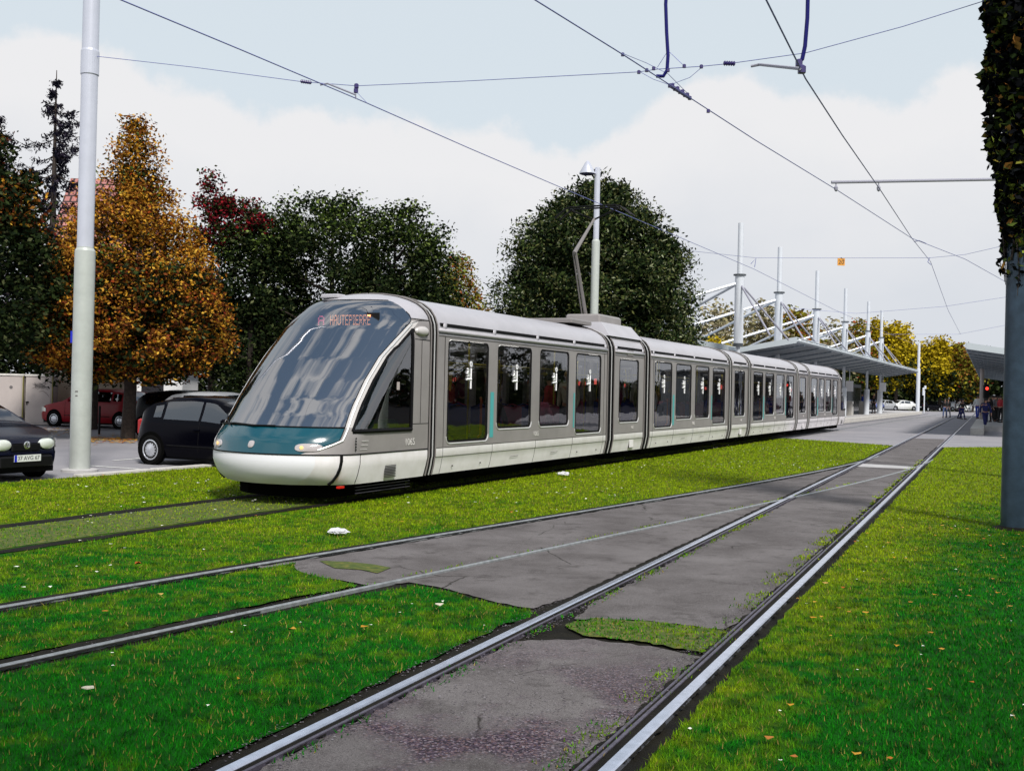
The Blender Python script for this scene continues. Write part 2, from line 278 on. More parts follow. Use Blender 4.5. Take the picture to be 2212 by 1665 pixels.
class MB:
    def __init__(s): s.v = []; s.f = []; s.M = None
    def add(s, vs, fs):
        b = len(s.v)
        if s.M is not None: vs = [tuple(s.M @ Vector(v)) for v in vs]
        s.v += [tuple(v) for v in vs]; s.f += [tuple(i+b for i in f) for f in fs]; return s
    def box(s, c, d, rz=0, taper=1.0):
        x, y, z = [q/2 for q in d]; vs = []
        for sz in (-1, 1):
            t = taper if sz > 0 else 1
            for sx, sy in ((-1, -1), (1, -1), (1, 1), (-1, 1)):
                px, py = sx*x*t, sy*y*t
                vs.append((c[0]+px*math.cos(rz)-py*math.sin(rz), c[1]+px*math.sin(rz)+py*math.cos(rz), c[2]+sz*z))
        return s.add(vs, [(3, 2, 1, 0), (4, 5, 6, 7), (0, 1, 5, 4), (1, 2, 6, 5), (2, 3, 7, 6), (3, 0, 4, 7)])
    def bbox(s, c, d, b=.02, rz=0):                       # box with bevelled upright edges and top
        x, y, z = [q/2 for q in d]; b = min(b, x*.9, y*.9, z*.9)
        ring = lambda X, Y, B: [(X, -Y+B), (X, Y-B), (X-B, Y), (-X+B, Y), (-X, Y-B), (-X, -Y+B), (-X+B, -Y), (X-B, -Y)]
        vs = []
        for zz, k in ((-z, 0), (z-b, 0), (z, b)):
            for px, py in ring(x-k, y-k, b): vs.append((c[0]+px*math.cos(rz)-py*math.sin(rz), c[1]+px*math.sin(rz)+py*math.cos(rz), c[2]+zz))
        fs = [tuple(range(7, -1, -1)), tuple(range(16, 24))]
        for r in (0, 8):
            for i in range(8): fs.append((r+i, r+(i+1) % 8, r+8+(i+1) % 8, r+8+i))
        return s.add(vs, fs)
    def tube(s, pts, r, n=8, cap=True):
        pts = [Vector(p) for p in pts]; rs = r if isinstance(r, (list, tuple)) else [r]*len(pts)
        vs = []; prev = None
        for i, p in enumerate(pts):
            t = (pts[min(i+1, len(pts)-1)]-pts[max(i-1, 0)]).normalized()
            if prev is None:
                up = Vector((0, 0, 1)) if abs(t.z) < .9 else Vector((1, 0, 0)); a = t.cross(up).normalized()
            else: a = (prev - t*prev.dot(t)).normalized()
            prev = a; b = t.cross(a)
            for k in range(n):
                an = 2*PI*k/n; vs.append(p+(a*math.cos(an)+b*math.sin(an))*rs[i])
        fs = [(i*n+k, i*n+(k+1) % n, (i+1)*n+(k+1) % n, (i+1)*n+k) for i in range(len(pts)-1) for k in range(n)]
        if cap: fs += [tuple(range(n-1, -1, -1)), tuple(range((len(pts)-1)*n, len(pts)*n))]
        return s.add(vs, fs)
    def lathe(s, prof, c=(0, 0, 0), n=20, axis='z'):
        vs = []
        for r, z in prof:
            for k in range(n):
                a = 2*PI*k/n; x, y = r*math.cos(a), r*math.sin(a)
                vs.append((c[0]+x, c[1]+y, c[2]+z) if axis == 'z' else (c[0]+x, c[1]+z, c[2]+y) if axis == 'y' else (c[0]+z, c[1]+x, c[2]+y))
        fs = [(i*n+k, i*n+(k+1) % n, (i+1)*n+(k+1) % n, (i+1)*n+k) for i in range(len(prof)-1) for k in range(n)]
        fs += [tuple(range(n-1, -1, -1)), tuple(range((len(prof)-1)*n, len(prof)*n))]
        return s.add(vs, fs)
    def prism(s, poly, a, b, fn):                         # poly 2D, extruded a..b, fn(u,v,t)->xyz
        n = len(poly); vs = [fn(u, v, a) for u, v in poly]+[fn(u, v, b) for u, v in poly]
        tris = tessellate_polygon([[Vector((u, v, 0)) for u, v in poly]])
        fs = [tuple(t) for t in tris]+[tuple(n+i for i in reversed(t)) for t in tris]+[(i, (i+1) % n, n+(i+1) % n, n+i) for i in range(n)]
        return s.add(vs, fs)
    def build(s, name, m, parent=None, smooth=False, split=None):
        me = bpy.data.meshes.new(name); me.from_pydata(s.v, [], s.f); me.validate(); 
        bm = bmesh.new(); bm.from_mesh(me); bmesh.ops.recalc_face_normals(bm, faces=bm.faces); 
        if smooth:
            for e in bm.edges:
                if len(e.link_faces) == 2 and e.calc_face_angle(0) > math.radians(split or 35): e.smooth = False
        bm.to_mesh(me); bm.free()
        return mesh_obj(name, me, m, parent, smooth)
def polymesh(name, outer, holes, fn, m, parent=None, thick=None):
    loops = [[Vector((u, v, 0)) for u, v in outer]]+[[Vector((u, v, 0)) for u, v in h] for h in holes]
    tris = tessellate_polygon(loops); pts = [p for l in loops for p in l]
    b = MB(); b.add([fn(p.x, p.y) for p in pts], [tuple(t) for t in tris]); return b.build(name, m, parent)
def rrect(x0, x1, z0, z1, r=.1, n=5):
    pts = []
    for cx, cz, a0 in ((x1-r, z1-r, 0), (x0+r, z1-r, 90), (x0+r, z0+r, 180), (x1-r, z0+r, 270)):
        for k in range(n+1):
            a = math.radians(a0+90*k/n); pts.append((cx+r*math.cos(a), cz+r*math.sin(a)))
    return pts
def text_mesh(name, body, size, m, parent, M, align='CENTER', extrude=.002, spacing=1.0):
    cu = bpy.data.curves.new(name, 'FONT'); cu.body = body; cu.size = size; cu.extrude = extrude; cu.align_x = align; cu.align_y = 'CENTER'; cu.resolution_u = 3; cu.space_character = spacing
    t = bpy.data.objects.new(name+'_tmp', cu); col.objects.link(t); dg = bpy.context.evaluated_depsgraph_get()
    me = bpy.data.meshes.new_from_object(t.evaluated_get(dg)); bpy.data.objects.remove(t); me.name = name; me.transform(M); me.materials.clear()
    return mesh_obj(name, me, m, parent)
def quads(name, V, m, parent=None):                       # V: (N,k,3)
    n, k = V.shape[0], V.shape[1]; me = bpy.data.meshes.new(name)
    me.vertices.add(n*k); me.vertices.foreach_set('co', V.astype(np.float32).ravel())
    me.loops.add(n*k); me.loops.foreach_set('vertex_index', np.arange(n*k, dtype=np.int32))
    me.polygons.add(n); me.polygons.foreach_set('loop_start', np.arange(n, dtype=np.int32)*k)
    me.update(calc_edges=True); 
    return mesh_obj(name, me, m, parent)
def inpoly(P, poly):
    x, y = P[:, 0], P[:, 1]; r = np.zeros(len(P), bool); n = len(poly)
    for i in range(n):
        x1, y1 = poly[i]; x2, y2 = poly[(i+1) % n]
        c = ((y1 > y) != (y2 > y)) & (x < (x2-x1)*(y-y1)/(y2-y1+1e-12)+x1); r ^= c
    return r
# ================================================================ GROUND
TD = Vector((.43710, .89941, 0)); TN = Vector((.89941, -.43710, 0))       # tram direction (away) and its right-hand normal
def T2(s, off, z=0): return TD*s + TN*off + Vector((0, 0, z))
def XL(y): return .446*y-3.337
def XR(y): return .446*y-1.695
BC = (-7.64934720445927, 0.539975201354215, 0.00960555327824613, -0.00023079486162880995)
def bx(y, o):
    x = BC[0]+BC[1]*y+BC[2]*y*y+BC[3]*y**3; dx = BC[1]+2*BC[2]*y+3*BC[3]*y*y; l = math.hypot(dx, 1)
    return (x+o/l, y-o*dx/l)
def T3_(s, o): return (.4073*s+.9133*o, .9133*s-.4073*o)
def bpts(o, y0, y1, n=40): return [bx(y0+(y1-y0)*i/n, o) for i in range(n+1)]
def spts(fx, o, y0, y1, n=20): return [(fx(y0+(y1-y0)*i/n)+o*1.095, y0+(y1-y0)*i/n) for i in range(n+1)]
def rough(poly, amp, step=.25, seed=1, keep=None):
    rr = random.Random(seed); out = []; n = len(poly)
    for i in range(n):
        a = Vector((poly[i][0], poly[i][1], 0)); b = Vector((poly[(i+1) % n][0], poly[(i+1) % n][1], 0)); d = b-a; k = max(1, int(d.length/step)); 
        if d.length < 1e-6: continue
        if a.length > 22 and b.length > 22: k = 1
        t = d.normalized(); nn = Vector((-t.y, t.x, 0))
        for j in range(k):
            p = a+d*j/k+nn*rr.uniform(-amp, amp); out.append((p.x, p.y))
    return out
def sheet(name, poly, z, m, label=None):
    o = polymesh(name, poly, [], lambda u, v: (u, v, z), m); return tag(o, kind='structure')
sheet('ground', [(-700, -300), (700, -300), (700, 1200), (-700, 1200)], -.03, 'asphalt_pale')
sheet('added_dark_ground', [(27.2, 41.2), (T3_(70, 18)), (T3_(190, 18)), (T3_(190, 60)), (T3_(-60, 60)), (T3_(-60, 16)), (21.2, -3)], -.012, 'dark_ground')  # unseen dark ground, added so the tram windows mirror something dark
edgeA = (G(1720, 948), G(1935, 962))
soilpoly = [(-14, 1), (-30, -20), (21.2, -20), (21.2, -3), (27.2, 41.3), (18.3, 39.6), (15.6, 38.6), (13.9, 38.7), (11.3, 42.2)]
q = T2(44, -14.95); soilpoly += [(q.x, q.y)]; q = T2(-4, -14.95); soilpoly += [(q.x, q.y)]
sheet('track_soil', soilpoly, -.016, 'soil')
LA = bpts(-.90, -1, 29, 60)+spts(XL, -.13, 32.5, 38.6, 4)+[(12.6, 40.4), (11.25, 42.2)]
for s_, o_ in ((44, -11), (45, -14.93), (5, -14.93), (-4, -14.93)): q = T2(s_, o_); LA.append((q.x, q.y))
g1, g2 = G(585, 1226), G(775, 1264)
def cutpts(o, ymax, y0=-1, n=30): return bpts(o, y0, ymax, n)
LB = cutpts(-.62, g1.y)+[(g1.x+.25, g1.y-.1), (g2.x, g2.y)]+cutpts(.58, g2.y-.25)[::-1]
LC = cutpts(.90, G(880, 1262).y-.1)+[(G(x, y).x, G(x, y).y) for x, y in ((895, 1264), (960, 1275), (1060, 1303), (1140, 1316), (1168, 1332))]+spts(XL, -.16, -1, 7.9, 20)[::-1]
LD = spts(XR, .12, -2, 38.3, 60)+[(18.3, 39.5), (27, 41.2), (21, -3)]
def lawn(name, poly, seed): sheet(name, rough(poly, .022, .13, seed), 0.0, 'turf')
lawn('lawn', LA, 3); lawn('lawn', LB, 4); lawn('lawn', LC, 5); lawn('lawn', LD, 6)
# track bed between the rails of the tram's own track: worn, brownish
MB_ = [(T2(s_, o_).x, T2(s_, o_).y) for s_, o_ in ((-4, -9.22), (44, -9.22), (44, -10.42), (-4, -10.42))]
sheet('worn_turf', rough(MB_, .03, .3, 9), .004, 'moss')
# asphalt of the turnout
P1a = rough(spts(XL, .10, .8, 7.35, 20)+[(G(x, y).x, G(x, y).y) for x, y in ((1265, 1378), (1400, 1394), (1500, 1412), (1535, 1428))]+spts(XR, -.15, 1.6, 6.3, 20)[::-1], .022, .06, 11)
P1b = rough([(G(1240, 1335).x, G(1240, 1335).y)]+spts(XL, .12, 8.8, 46, 50)+spts(XR, -.16, 8.2, 46, 50)[::-1]+[(G(1560, 1358).x, G(1560, 1358).y), (G(1400, 1338).x, G(1400, 1338).y)], .020, .07, 12)
sheet('track_paving', P1a, -.004, 'asphalt_track'); sheet('track_paving', P1b, -.004, 'asphalt_track')
P2 = [(g1.x-.2, g1.y+.1)]+bpts(-.66, g1.y+.35, 29.5, 50)+spts(XL, -.10, 32, 33, 2)+spts(XL, -.12, 9.0, 31, 30)[::-1]+[(G(x, y).x, G(x, y).y) for x, y in ((1150, 1312), (1060, 1296), (960, 1268), (885, 1256), (800, 1262))]
sheet('track_paving', rough(P2, .018, .08, 13), -.006, 'asphalt_track')
MS = [(G(x, y).x, G(x, y).y) for x, y in ((1215, 1350), (1290, 1334), (1420, 1343), (1570, 1362), (1600, 1385), (1520, 1410), (1400, 1388), (1260, 1372))]
sheet('moss_strip', rough(MS, .03, .05, 14), .002, 'moss')
MT = [(G(x, y).x, G(x, y).y) for x, y in ((690, 1212), (760, 1212), (850, 1226), (820, 1236), (730, 1226))]
sheet('moss_patch', rough(MT, .04, .2, 15), .001, 'moss')
CW = [(G(x, y).x, G(x, y).y) for x, y in ((1862, 1001), (1990, 1008), (1975, 1013), (1838, 1007))]
sheet('concrete_joint', CW, .0005, 'concrete')
def strip(name, pts, w0, w1, z, m, amp=.02, seed=1):
    rr = random.Random(seed); P = []
    for sgn, w in ((1, w0), (-1, w1)):
        row = []
        for i, p in enumerate(pts):
            a = pts[max(i-1, 0)]; b = pts[min(i+1, len(pts)-1)]; t = Vector((b[0]-a[0], b[1]-a[1], 0)).normalized(); n = Vector((t.y, -t.x, 0))
            row.append(Vector((p[0], p[1], z))+n*(sgn*w+rr.uniform(-amp, amp)))
        P.append(row)
    n = len(pts); b = MB(); b.add([tuple(v) for v in P[0]]+[tuple(v) for v in P[1]], [(i, i+1, n+i+1, n+i) for i in range(n-1)])
    return b.build(name, m)
# ---- rails: each one a thing (head > guard lip with groove between)
def rail(pts, label, side=1, w=.062, bright='steel', lip=True, z=.018):
    pts = [Vector((p[0], p[1], 0)) for p in pts]
    def ext(prof, nm, m, parent=None):
        b = MB(); vs = []; n = len(prof)
        for i, p in enumerate(pts):
            a = pts[max(i-1, 0)]; c = pts[min(i+1, len(pts)-1)]; t = (c-a).normalized(); nn = Vector((t.y, -t.x, 0))
            for u, v in prof: vs.append(p+nn*u+Vector((0, 0, v)))
        b.add(vs, [(i*n+k, i*n+(k+1) % n, (i+1)*n+(k+1) % n, (i+1)*n+k) for i in range(len(pts)-1) for k in range(n)]+[tuple(range(n-1, -1, -1)), tuple(range((len(pts)-1)*n, len(pts)*n))])
        return b.build(nm, m, parent, smooth=False)
    h = w/2
    o = ext([(-h, -.05), (h, -.05), (h, z-.008), (h-.008, z), (-h+.008, z), (-h, z-.008)], 'tram_rail', bright)
    tag(o, label, 'rail', 'rails of the tram tracks')
    s = side
    ext([(s*(h+.001), -.05), (s*(h+.042), -.05), (s*(h+.042), -.022), (s*(h+.001), -.022)], 'groove', 'rubber', o)
    if lip: ext([(s*(h+.043), -.05), (s*(h+.062), -.05), (s*(h+.062), z-.004), (s*(h+.043), z-.004)], 'guard_lip', 'steel_side', o)
    return o
rail(spts(XL, 0, -1, 60, 60)+spts(XL, 0, 62, 150, 10), 'bright left rail of the straight track in the middle of the picture', 1)
rail(spts(XR, 0, -1, 60, 60)+spts(XR, 0, 62, 150, 10), 'bright right rail of the straight track, beside the large right lawn', -1, w=.068)
# check rail inside the right rail
cr_ = MB().tube([(x, y, .0) for x, y in spts(XR, -.125, -1, 12, 16)], .013, 6).build('check_rail', 'steel_side'); tag(cr_, 'dark thin check rail running just inside the right rail in the foreground', 'rail')
rail(bpts(-.76, -1, 31.0, 70), 'outer rail of the curved branch, edge of the lawn beside the tram', 1, w=.045, bright='steel_dull', lip=False)
rail(bpts(.76, -1, 30.5, 70), 'inner rail of the curved branch, crossing the bright left rail', -1, w=.036, bright='steel_dull', lip=False)
for o_, lb in ((-9.06, 'near rail of the tram\'s own grassy track'), (-10.56, 'far rail of the tram\'s own grassy track')):
    rail([(T2(s_, o_).x, T2(s_, o_).y) for s_ in range(-4, 130, 2)], lb, -1 if o_ > -9.5 else 1, bright='steel_dull', z=.006)
for k, (pp, a, b_) in enumerate(((bpts(-.76, -1, 30, 400), .045, .14), (bpts(.76, -1, 8.5, 200), .05, .15), (spts(XL, 0, -1, 12, 260), .10, .10), (spts(XL, 0, 12, 38, 200), .09, .10), (spts(XR, 0, -1, 14, 320), .045, .15), ([(T2(s_*.3, -9.06).x, T2(s_*.3, -9.06).y) for s_ in range(-10, 140)], .11, .08), ([(T2(s_*.3, -10.56).x, T2(s_*.3, -10.56).y) for s_ in range(-10, 140)], .08, .14))):
    o = strip('shaded_rail_bedding', pp, a, b_, .0055+.0004*k, 'soil', .020, 20+k); o['kind'] = 'structure'  # soil beside the rails, near black with the shadow painted in
# ---- kerb and car park lines
kb = MB()
for s0, s1 in ((13.5, 15.2), (15.3, 17.3), (17.45, 20.2), (20.3, 24), (24.1, 40)):
    a, b_ = T2(s0, -14.93), T2(s1, -14.93); c = (a+b_)/2; kb.bbox((c.x, c.y, 0.0), (s1-s0, .22, .09), .01, rz=math.atan2(TD.y, TD.x))
tag(kb.build('kerb', 'kerb'), kind='structure')
def line(px, z=-.022, w=.06):
    p = [G(*q) for q in px]; o = strip('road_marking', [(v.x, v.y) for v in p], w, w, z, 'line_white', .004); o['kind'] = 'structure'
line([(192, 1003), (300, 1010), (420, 1018)]); line([(245, 992), (330, 985)], w=.05); 
# ---- grass blades (stuff)
def scatter(polys, dens, rmin, rmax, amin=-.62, amax=.62):
    out = []
    area_w = amax-amin; edges = np.geomspace(rmin, rmax, 26)
    for a, b in zip(edges[:-1], edges[1:]):
        n = int(dens((a+b)/2)*area_w*.5*(b*b-a*a)); r = np.sqrt(RNG.uniform(a*a, b*b, n)); t = RNG.uniform(amin, amax, n)
        out.append(np.stack([r*np.sin(t), r*np.cos(t)], 1))
    P = np.concatenate(out); m = np.zeros(len(P), bool)
    for q in polys: m |= inpoly(P, q)
    return P[m]
def blades(P, h0, h1, wmul=1.0, z=0):
    n = len(P); d = np.hypot(P[:, 0], P[:, 1]); w = .0028*np.maximum(1, d/6.5)*wmul; h = RNG.uniform(h0, h1, n)
    a = RNG.uniform(0, 2*PI, n); lean = RNG.normal(0, .55, n)*h; b = RNG.uniform(0, 2*PI, n)
    V = np.zeros((n, 3, 3)); V[:, 0, 0] = P[:, 0]-np.cos(a)*w; V[:, 0, 1] = P[:, 1]-np.sin(a)*w; V[:, 1, 0] = P[:, 0]+np.cos(a)*w; V[:, 1, 1] = P[:, 1]+np.sin(a)*w
    V[:, 2, 0] = P[:, 0]+np.cos(b)*lean; V[:, 2, 1] = P[:, 1]+np.sin(b)*lean; V[:, 2, 2] = h; V[:, :, 2] += z
    return V
P = scatter([LA, LB, LC, LD], lambda r: 5200*min(1, (5.5/r)**1.75), 2.8, 46)
toff = P[:, 0]*TN.x+P[:, 1]*TN.y
keep = (np.abs(toff+9.06) > .17) & (np.abs(toff+10.56) > .17) & ~((toff < -9.2) & (toff > -10.4) & (RNG.random(len(P)) < .45))
P = P[keep]
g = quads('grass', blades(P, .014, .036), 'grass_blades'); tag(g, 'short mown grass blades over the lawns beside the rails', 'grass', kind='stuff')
def near_line(pts, n, spread, seed=0):
    pts = np.array(pts); i = RNG.integers(0, len(pts)-1, n); t = RNG.random(n)[:, None]; p = pts[i]*(1-t)+pts[i+1]*t
    return p
wp = []
for pp, off, sp, n in ((spts(XR, 0, 4, 14, 40), -.22, .07, 2600), (spts(XL, 0, 4, 16, 40), .15, .035, 1500), (bpts(.76, 9, 22, 40), -.12, .03, 700), (spts(XR, 0, 14, 30, 30), -.17, .05, 900)):
    p = near_line(pp, n*1, sp); cl = np.sin(p[:, 1]*5.1)+np.sin(p[:, 1]*11.7)+RNG.normal(0, .6, len(p)); p = p[cl > .1]; p[:, 0] += off+RNG.normal(0, sp, len(p)); wp.append(p)
mp_ = np.array(MS); c0, c1 = mp_.min(0), mp_.max(0); q = RNG.uniform(c0, c1, (2200, 2)); q = q[inpoly(q, MS)]; wp.append(q)
wp = np.concatenate(wp)
tag(quads('weeds', blades(wp, .008, .030, 1.8), 'grass_blades'), 'small weeds and moss tufts growing along the rails', 'weeds', kind='stuff')
sp_ = []
for pp, off, sp, n in ((spts(XR, 0, 3.5, 13, 40), -.24, .06, 2600), (spts(XL, 0, 4, 14, 40), .17, .03, 1500), (spts(XL, 0, 4, 9, 40), -.14, .03, 600), (bpts(.76, 5, 20, 40), -.10, .03, 500)):
    p = near_line(pp, n, sp); p[:, 0] += off+RNG.normal(0, sp, len(p)); sp_.append(p)
q = RNG.uniform((-2, 4.2), (2.6, 7.6), (5000, 2)); q = q[inpoly(q, P1a) & ((np.sin(q[:, 0]*3+1)+np.cos(q[:, 1]*2.2)+RNG.normal(0, .5, len(q))) > .4)]; sp_.append(q)
sp_ = np.concatenate(sp_)
def discs(P, r0, r1, z0, z1, tilt=.4):
    n = len(P); r = RNG.uniform(r0, r1, n); a = RNG.uniform(0, 2*PI, n); V = np.zeros((n, 5, 3)); tx = RNG.normal(0, tilt, n); ty = RNG.normal(0, tilt, n); z = RNG.uniform(z0, z1, n)
    for k in range(5):
        c, s = np.cos(a+k*2*PI/5)*r, np.sin(a+k*2*PI/5)*r*.8; V[:, k, 0] = P[:, 0]+c; V[:, k, 1] = P[:, 1]+s; V[:, k, 2] = z+np.abs(c*tx+s*ty)
    return V
dP = scatter([LA], lambda r: 3.2, 6, 40); dP = dP[(np.sin(dP[:, 0]*1.1)+np.cos(dP[:, 1]*.7+1)+RNG.normal(0, .5, len(dP))) > .2]
dQ = scatter([LC, LD], lambda r: 1.2, 3.5, 18)
tag(quads('daisies', np.concatenate([discs(dP, .012, .028, .035, .05), discs(dQ, .008, .016, .03, .045)]), 'daisy'), 'scattered tiny white daisies in the grass', 'flowers', kind='stuff')
tag(quads('loose_chippings', discs(sp_, .003, .008, .004, .010, .3), 'stones'), 'loose grey and violet stone chippings along the rails', 'gravel', kind='stuff')
fP = scatter([LD], lambda r: 3.2, 3.3, 16); fQ = scatter([LC, LB], lambda r: .8, 3.3, 12); fR = scatter([LA], lambda r: .25, 8, 30)
pk = np.array([[G(x, y).x, G(x, y).y] for x, y in [(random.uniform(190, 330), random.gauss(948, 4)) for _ in range(260)]+[(random.uniform(95, 150), random.gauss(930, 4)) for _ in range(60)]])
tag(quads('fallen_leaves', np.concatenate([discs(fP, .014, .03, .03, .05), discs(np.concatenate([fQ, fR]), .015, .035, .03, .05), discs(pk, .04, .09, -.02, .0, .2)]), 'fallen'), 'scattered yellow and brown fallen leaves on the grass and by the kerb', 'leaves', kind='stuff')
def paper(px, r, label, seed):
    rr = random.Random(seed); p = G(*px); bm = bmesh.new(); bmesh.ops.create_icosphere(bm, subdivisions=3, radius=1)
    for v in bm.verts:
        k = 1+.35*math.sin(v.co.x*5+seed)*math.cos(v.co.y*7)+rr.uniform(-.16, .16); v.co = Vector((v.co.x*r*k, v.co.y*r*.7*k, max(-.2, v.co.z)*r*.42*k)); v.co += Vector((p.x, p.y, .045))
    me = bpy.data.meshes.new('crumpled_paper'); bm.to_mesh(me); bm.free(); tag(mesh_obj('crumpled_paper', me, 'paper'), label, 'litter')
paper((730, 1157), .105, 'crumpled white paper lying on the lawn in front of the tram', 2)
paper((1218, 1029), .11, 'small crumpled paper on the grass beside the tram\'s middle', 5)
for px, lb in (((190, 1505), 'pale yellow leaf lying alone in the dark foreground grass at left'), ((948, 1320), 'pale leaf lying on the lawn near the turnout asphalt edge')):
    p = G(*px); V = discs(np.array([[p.x, p.y]]), .035, .036, .05, .055); b = MB(); top = [tuple(v) for v in V[0]]; b.add(top+[(x, y, z-.006) for x, y, z in top], [(0, 1, 2, 3, 4), (9, 8, 7, 6, 5)]+[(i, (i+1) % 5, 5+(i+1) % 5, 5+i) for i in range(5)]); m_ = b.build('fallen_leaf', 'cloth_cream'); tag(m_, lb, 'leaf', 'single large leaves on the grass')
# ================================================================ THE TRAM
TR0 = T2(11.83, -9.81); TRZ = math.atan2(TD.y, TD.x)
tram = empty('tram', TR0, TRZ, 'long grey and white articulated tram with a bulging glass front on the grassy track', 'tram')
# local frame: x back along the tram, y = -(right), so the near side is y = -1.2
PROF = [(.31, 1.14), (.45, 1.175), (.59, 1.198), (.60, 1.205), (.735, 1.205)]
ROOF = [(2.555, 1.197), (2.60, 1.195), (2.72, 1.185), (2.84, 1.14), (2.94, 1.06), (3.03, .93), (3.10, .76), (3.155, .55), (3.19, .28), (3.20, 0)]
def extr(prof, x0, x1, both=True):
    b = MB()
    for sg in (1, -1):
        n = len(prof); b.add([(x0, sg*w, z) for z, w in prof]+[(x1, sg*w, z) for z, w in prof], [(i, i+1, n+i+1, n+i) for i in range(n-1)])
    return b
def extr1(prof, x0, x1, sg):
    b = MB(); n = len(prof); return b.add([(x0, sg*w, z) for z, w in prof]+[(x1, sg*w, z) for z, w in prof], [(i, i+1, n+i+1, n+i) for i in range(n-1)])
def side_fn(sg, off=0.0): return lambda u, v: (u, sg*(1.205-(max(0, v-.74))*.003+off), v)
def section(kind, x0, Ln, wins, parent):
    sec = MB()
    holes = [rrect(a, b, z0, z1, .10) for a, b, z0, z1 in wins]
    loops = [[Vector((u, v, 0)) for u, v in [(0, .74), (Ln, .74), (Ln, 2.56), (0, 2.56)]]]+[[Vector((u, v, 0)) for u, v in h] for h in holes]
    tris = tessellate_polygon(loops); pts = [p for l in loops for p in l]
    for sg in (-1, 1):
        fn = side_fn(sg); sec.add([fn(p.x, p.y) for p in pts], [tuple(t) for t in tris])
        for h in holes:                                                  # reveal of the opening
            n = len(h); sec.add([fn(u, v) for u, v in h]+[(u, sg*1.15, v) for u, v in h], [(i, (i+1) % n, n+(i+1) % n, n+i) for i in range(n)])
    sec.box((Ln/2, 0, .72), (Ln-.01, 2.39, .04)) if False else sec.box((.03, 0, 2.57), (.06, 2.39, .03)); sec.box((Ln-.03, 0, 2.57), (.06, 2.39, .03))
    o = sec.build('carriage_body', 'tram_grey', parent); o.location.x = x0
    # skirt, roof, gutter slot, rail
    for sg in (-1, 1): extr1(PROF, 0.0, Ln, sg).build('skirt', 'tram_white', o, smooth=True)
    rf = extr(ROOF, 0, Ln); rf.build('roof', 'tram_roof', o, smooth=True, split=60)
    b = MB(); c = MB(); d = MB(); e = MB()
    for sg in (-1, 1):
        b.box((Ln/2, sg*1.186, 2.725), (Ln-.16, .02, .055))
        c.tube([(0.02, sg*1.20, 2.63), (Ln-.02, sg*1.20, 2.63)], .033, 8)
        xs = [.22, 2.0, 3.84, 5.68, 7.5] if kind == 'long' else [.1, Ln-.1]
        for x in xs: c.box((x, sg*1.19, 2.69), (.10, .03, .12))
        for z in (2.585, 2.545): d.box((Ln/2, sg*1.2045, z), (Ln-.04, .006, .008))
        for x in ([.23, 2.0, 3.84, 5.68, 7.45] if kind == 'long' else []):
            d.tube([(x, sg*(w+.001), z) for z, w in PROF], .0045, 4)
            if x > 7 or x < 1: d.box((x, sg*1.205, 1.65), (.012, .006, 1.8))
        d.box((Ln/2, sg*1.207, .737), (Ln, .006, .010)); d.box((Ln/2, sg*1.204, .592), (Ln, .004, .006))
    b.build('gutter_slot', 'rubber', o); c.build('roof_rail', 'tram_roof', o, smooth=True); d.build('panel_seam', 'seam', o)
    for sg in (-1, 1):
        for (a, bb, z0, z1), h in zip(wins, holes):
            fn = side_fn(sg, -.012); p = polymesh('window_pane', rrect(a+.005, bb-.005, z0+.005, z1-.005, .095), [], lambda u, v: fn(u, v), 'tram_glass', o)
            fr = MB(); f2 = side_fn(sg, .004); outer = h; inner = rrect(a+.035, bb-.035, z0+.035, z1-.035, .075); n = len(h)
            fr.add([f2(u, v) for u, v in rrect(a+.008, bb-.008, z0+.008, z1-.008, .095)]+[f2(u, v) for u, v in inner]+[side_fn(sg, -.011)(u, v) for u, v in inner], [(i, (i+1) % n, n+(i+1) % n, n+i) for i in range(n)]+[(n+i, n+(i+1) % n, 2*n+(i+1) % n, 2*n+i) for i in range(n)])
            fr.build('window_seal', 'rubber', o)
            lp = [(u, v) for u, v in rrect(a-.02, bb+.02, z0-.02, z1+.02, .12)]; 
            MB().tube([side_fn(sg, .001)(u, v) for u, v in lp if v < z0+.25], .013, 6).build('window_rim', 'rim_light', o, smooth=True)
            if kind == 'long' and sg == -1:                              # white pictogram on every pane
                st = MB(); cx, cz = (a+bb)/2+.05, 1.92; yy = -1.199
                def bar(x0_, z0_, x1_, z1_, t=.02): 
                    st.tube([(x0_, yy, z0_), (x1_, yy, z1_)], t, 4)
                st.lathe([(.05, -.003), (.05, .003), (.028, .003), (.028, -.003)], (cx+.03, yy, cz+.20), 14, 'y')
                bar(cx+.03, cz+.13, cx+.03, cz-.22, .016); bar(cx-.12, cz-.06, cx+.04, cz-.06, .022); bar(cx-.10, cz+.06, cx-.02, cz+.0, .03); bar(cx-.09, cz+.12, cx-.05, cz+.10, .016)
                for q in range(3): bar(cx-.12, cz-.01+q*.045, cx-.05, cz-.01+q*.045, .008)
                st.build('pictogram', 'sticker', o)
    # underframe and interior
    u = MB(); u.box((Ln/2, 0, .30), (Ln-.3, 1.9, .22)); u.box((Ln/2, 0, .20), (Ln-.8, 1.7, .14))
    for sg in (-1, 1): u.box((Ln*.3, sg*1.0, .24), (Ln*.35, .06, .04)); u.box((Ln*.75, sg*1.0, .22), (Ln*.3, .05, .03))
    u.build('underframe', 'underframe', o)
    i_ = MB(); i_.box((Ln/2, 0, .40), (Ln, 2.2, .06)); i_.box((Ln/2, 0, 2.70), (Ln-.02, 2.0, .05))
    for sg in (-1, 1): i_.box((Ln/2, sg*1.13, .62), (Ln-.02, .03, .36))
    i_.build('floor_and_ceiling', 'interior', o)
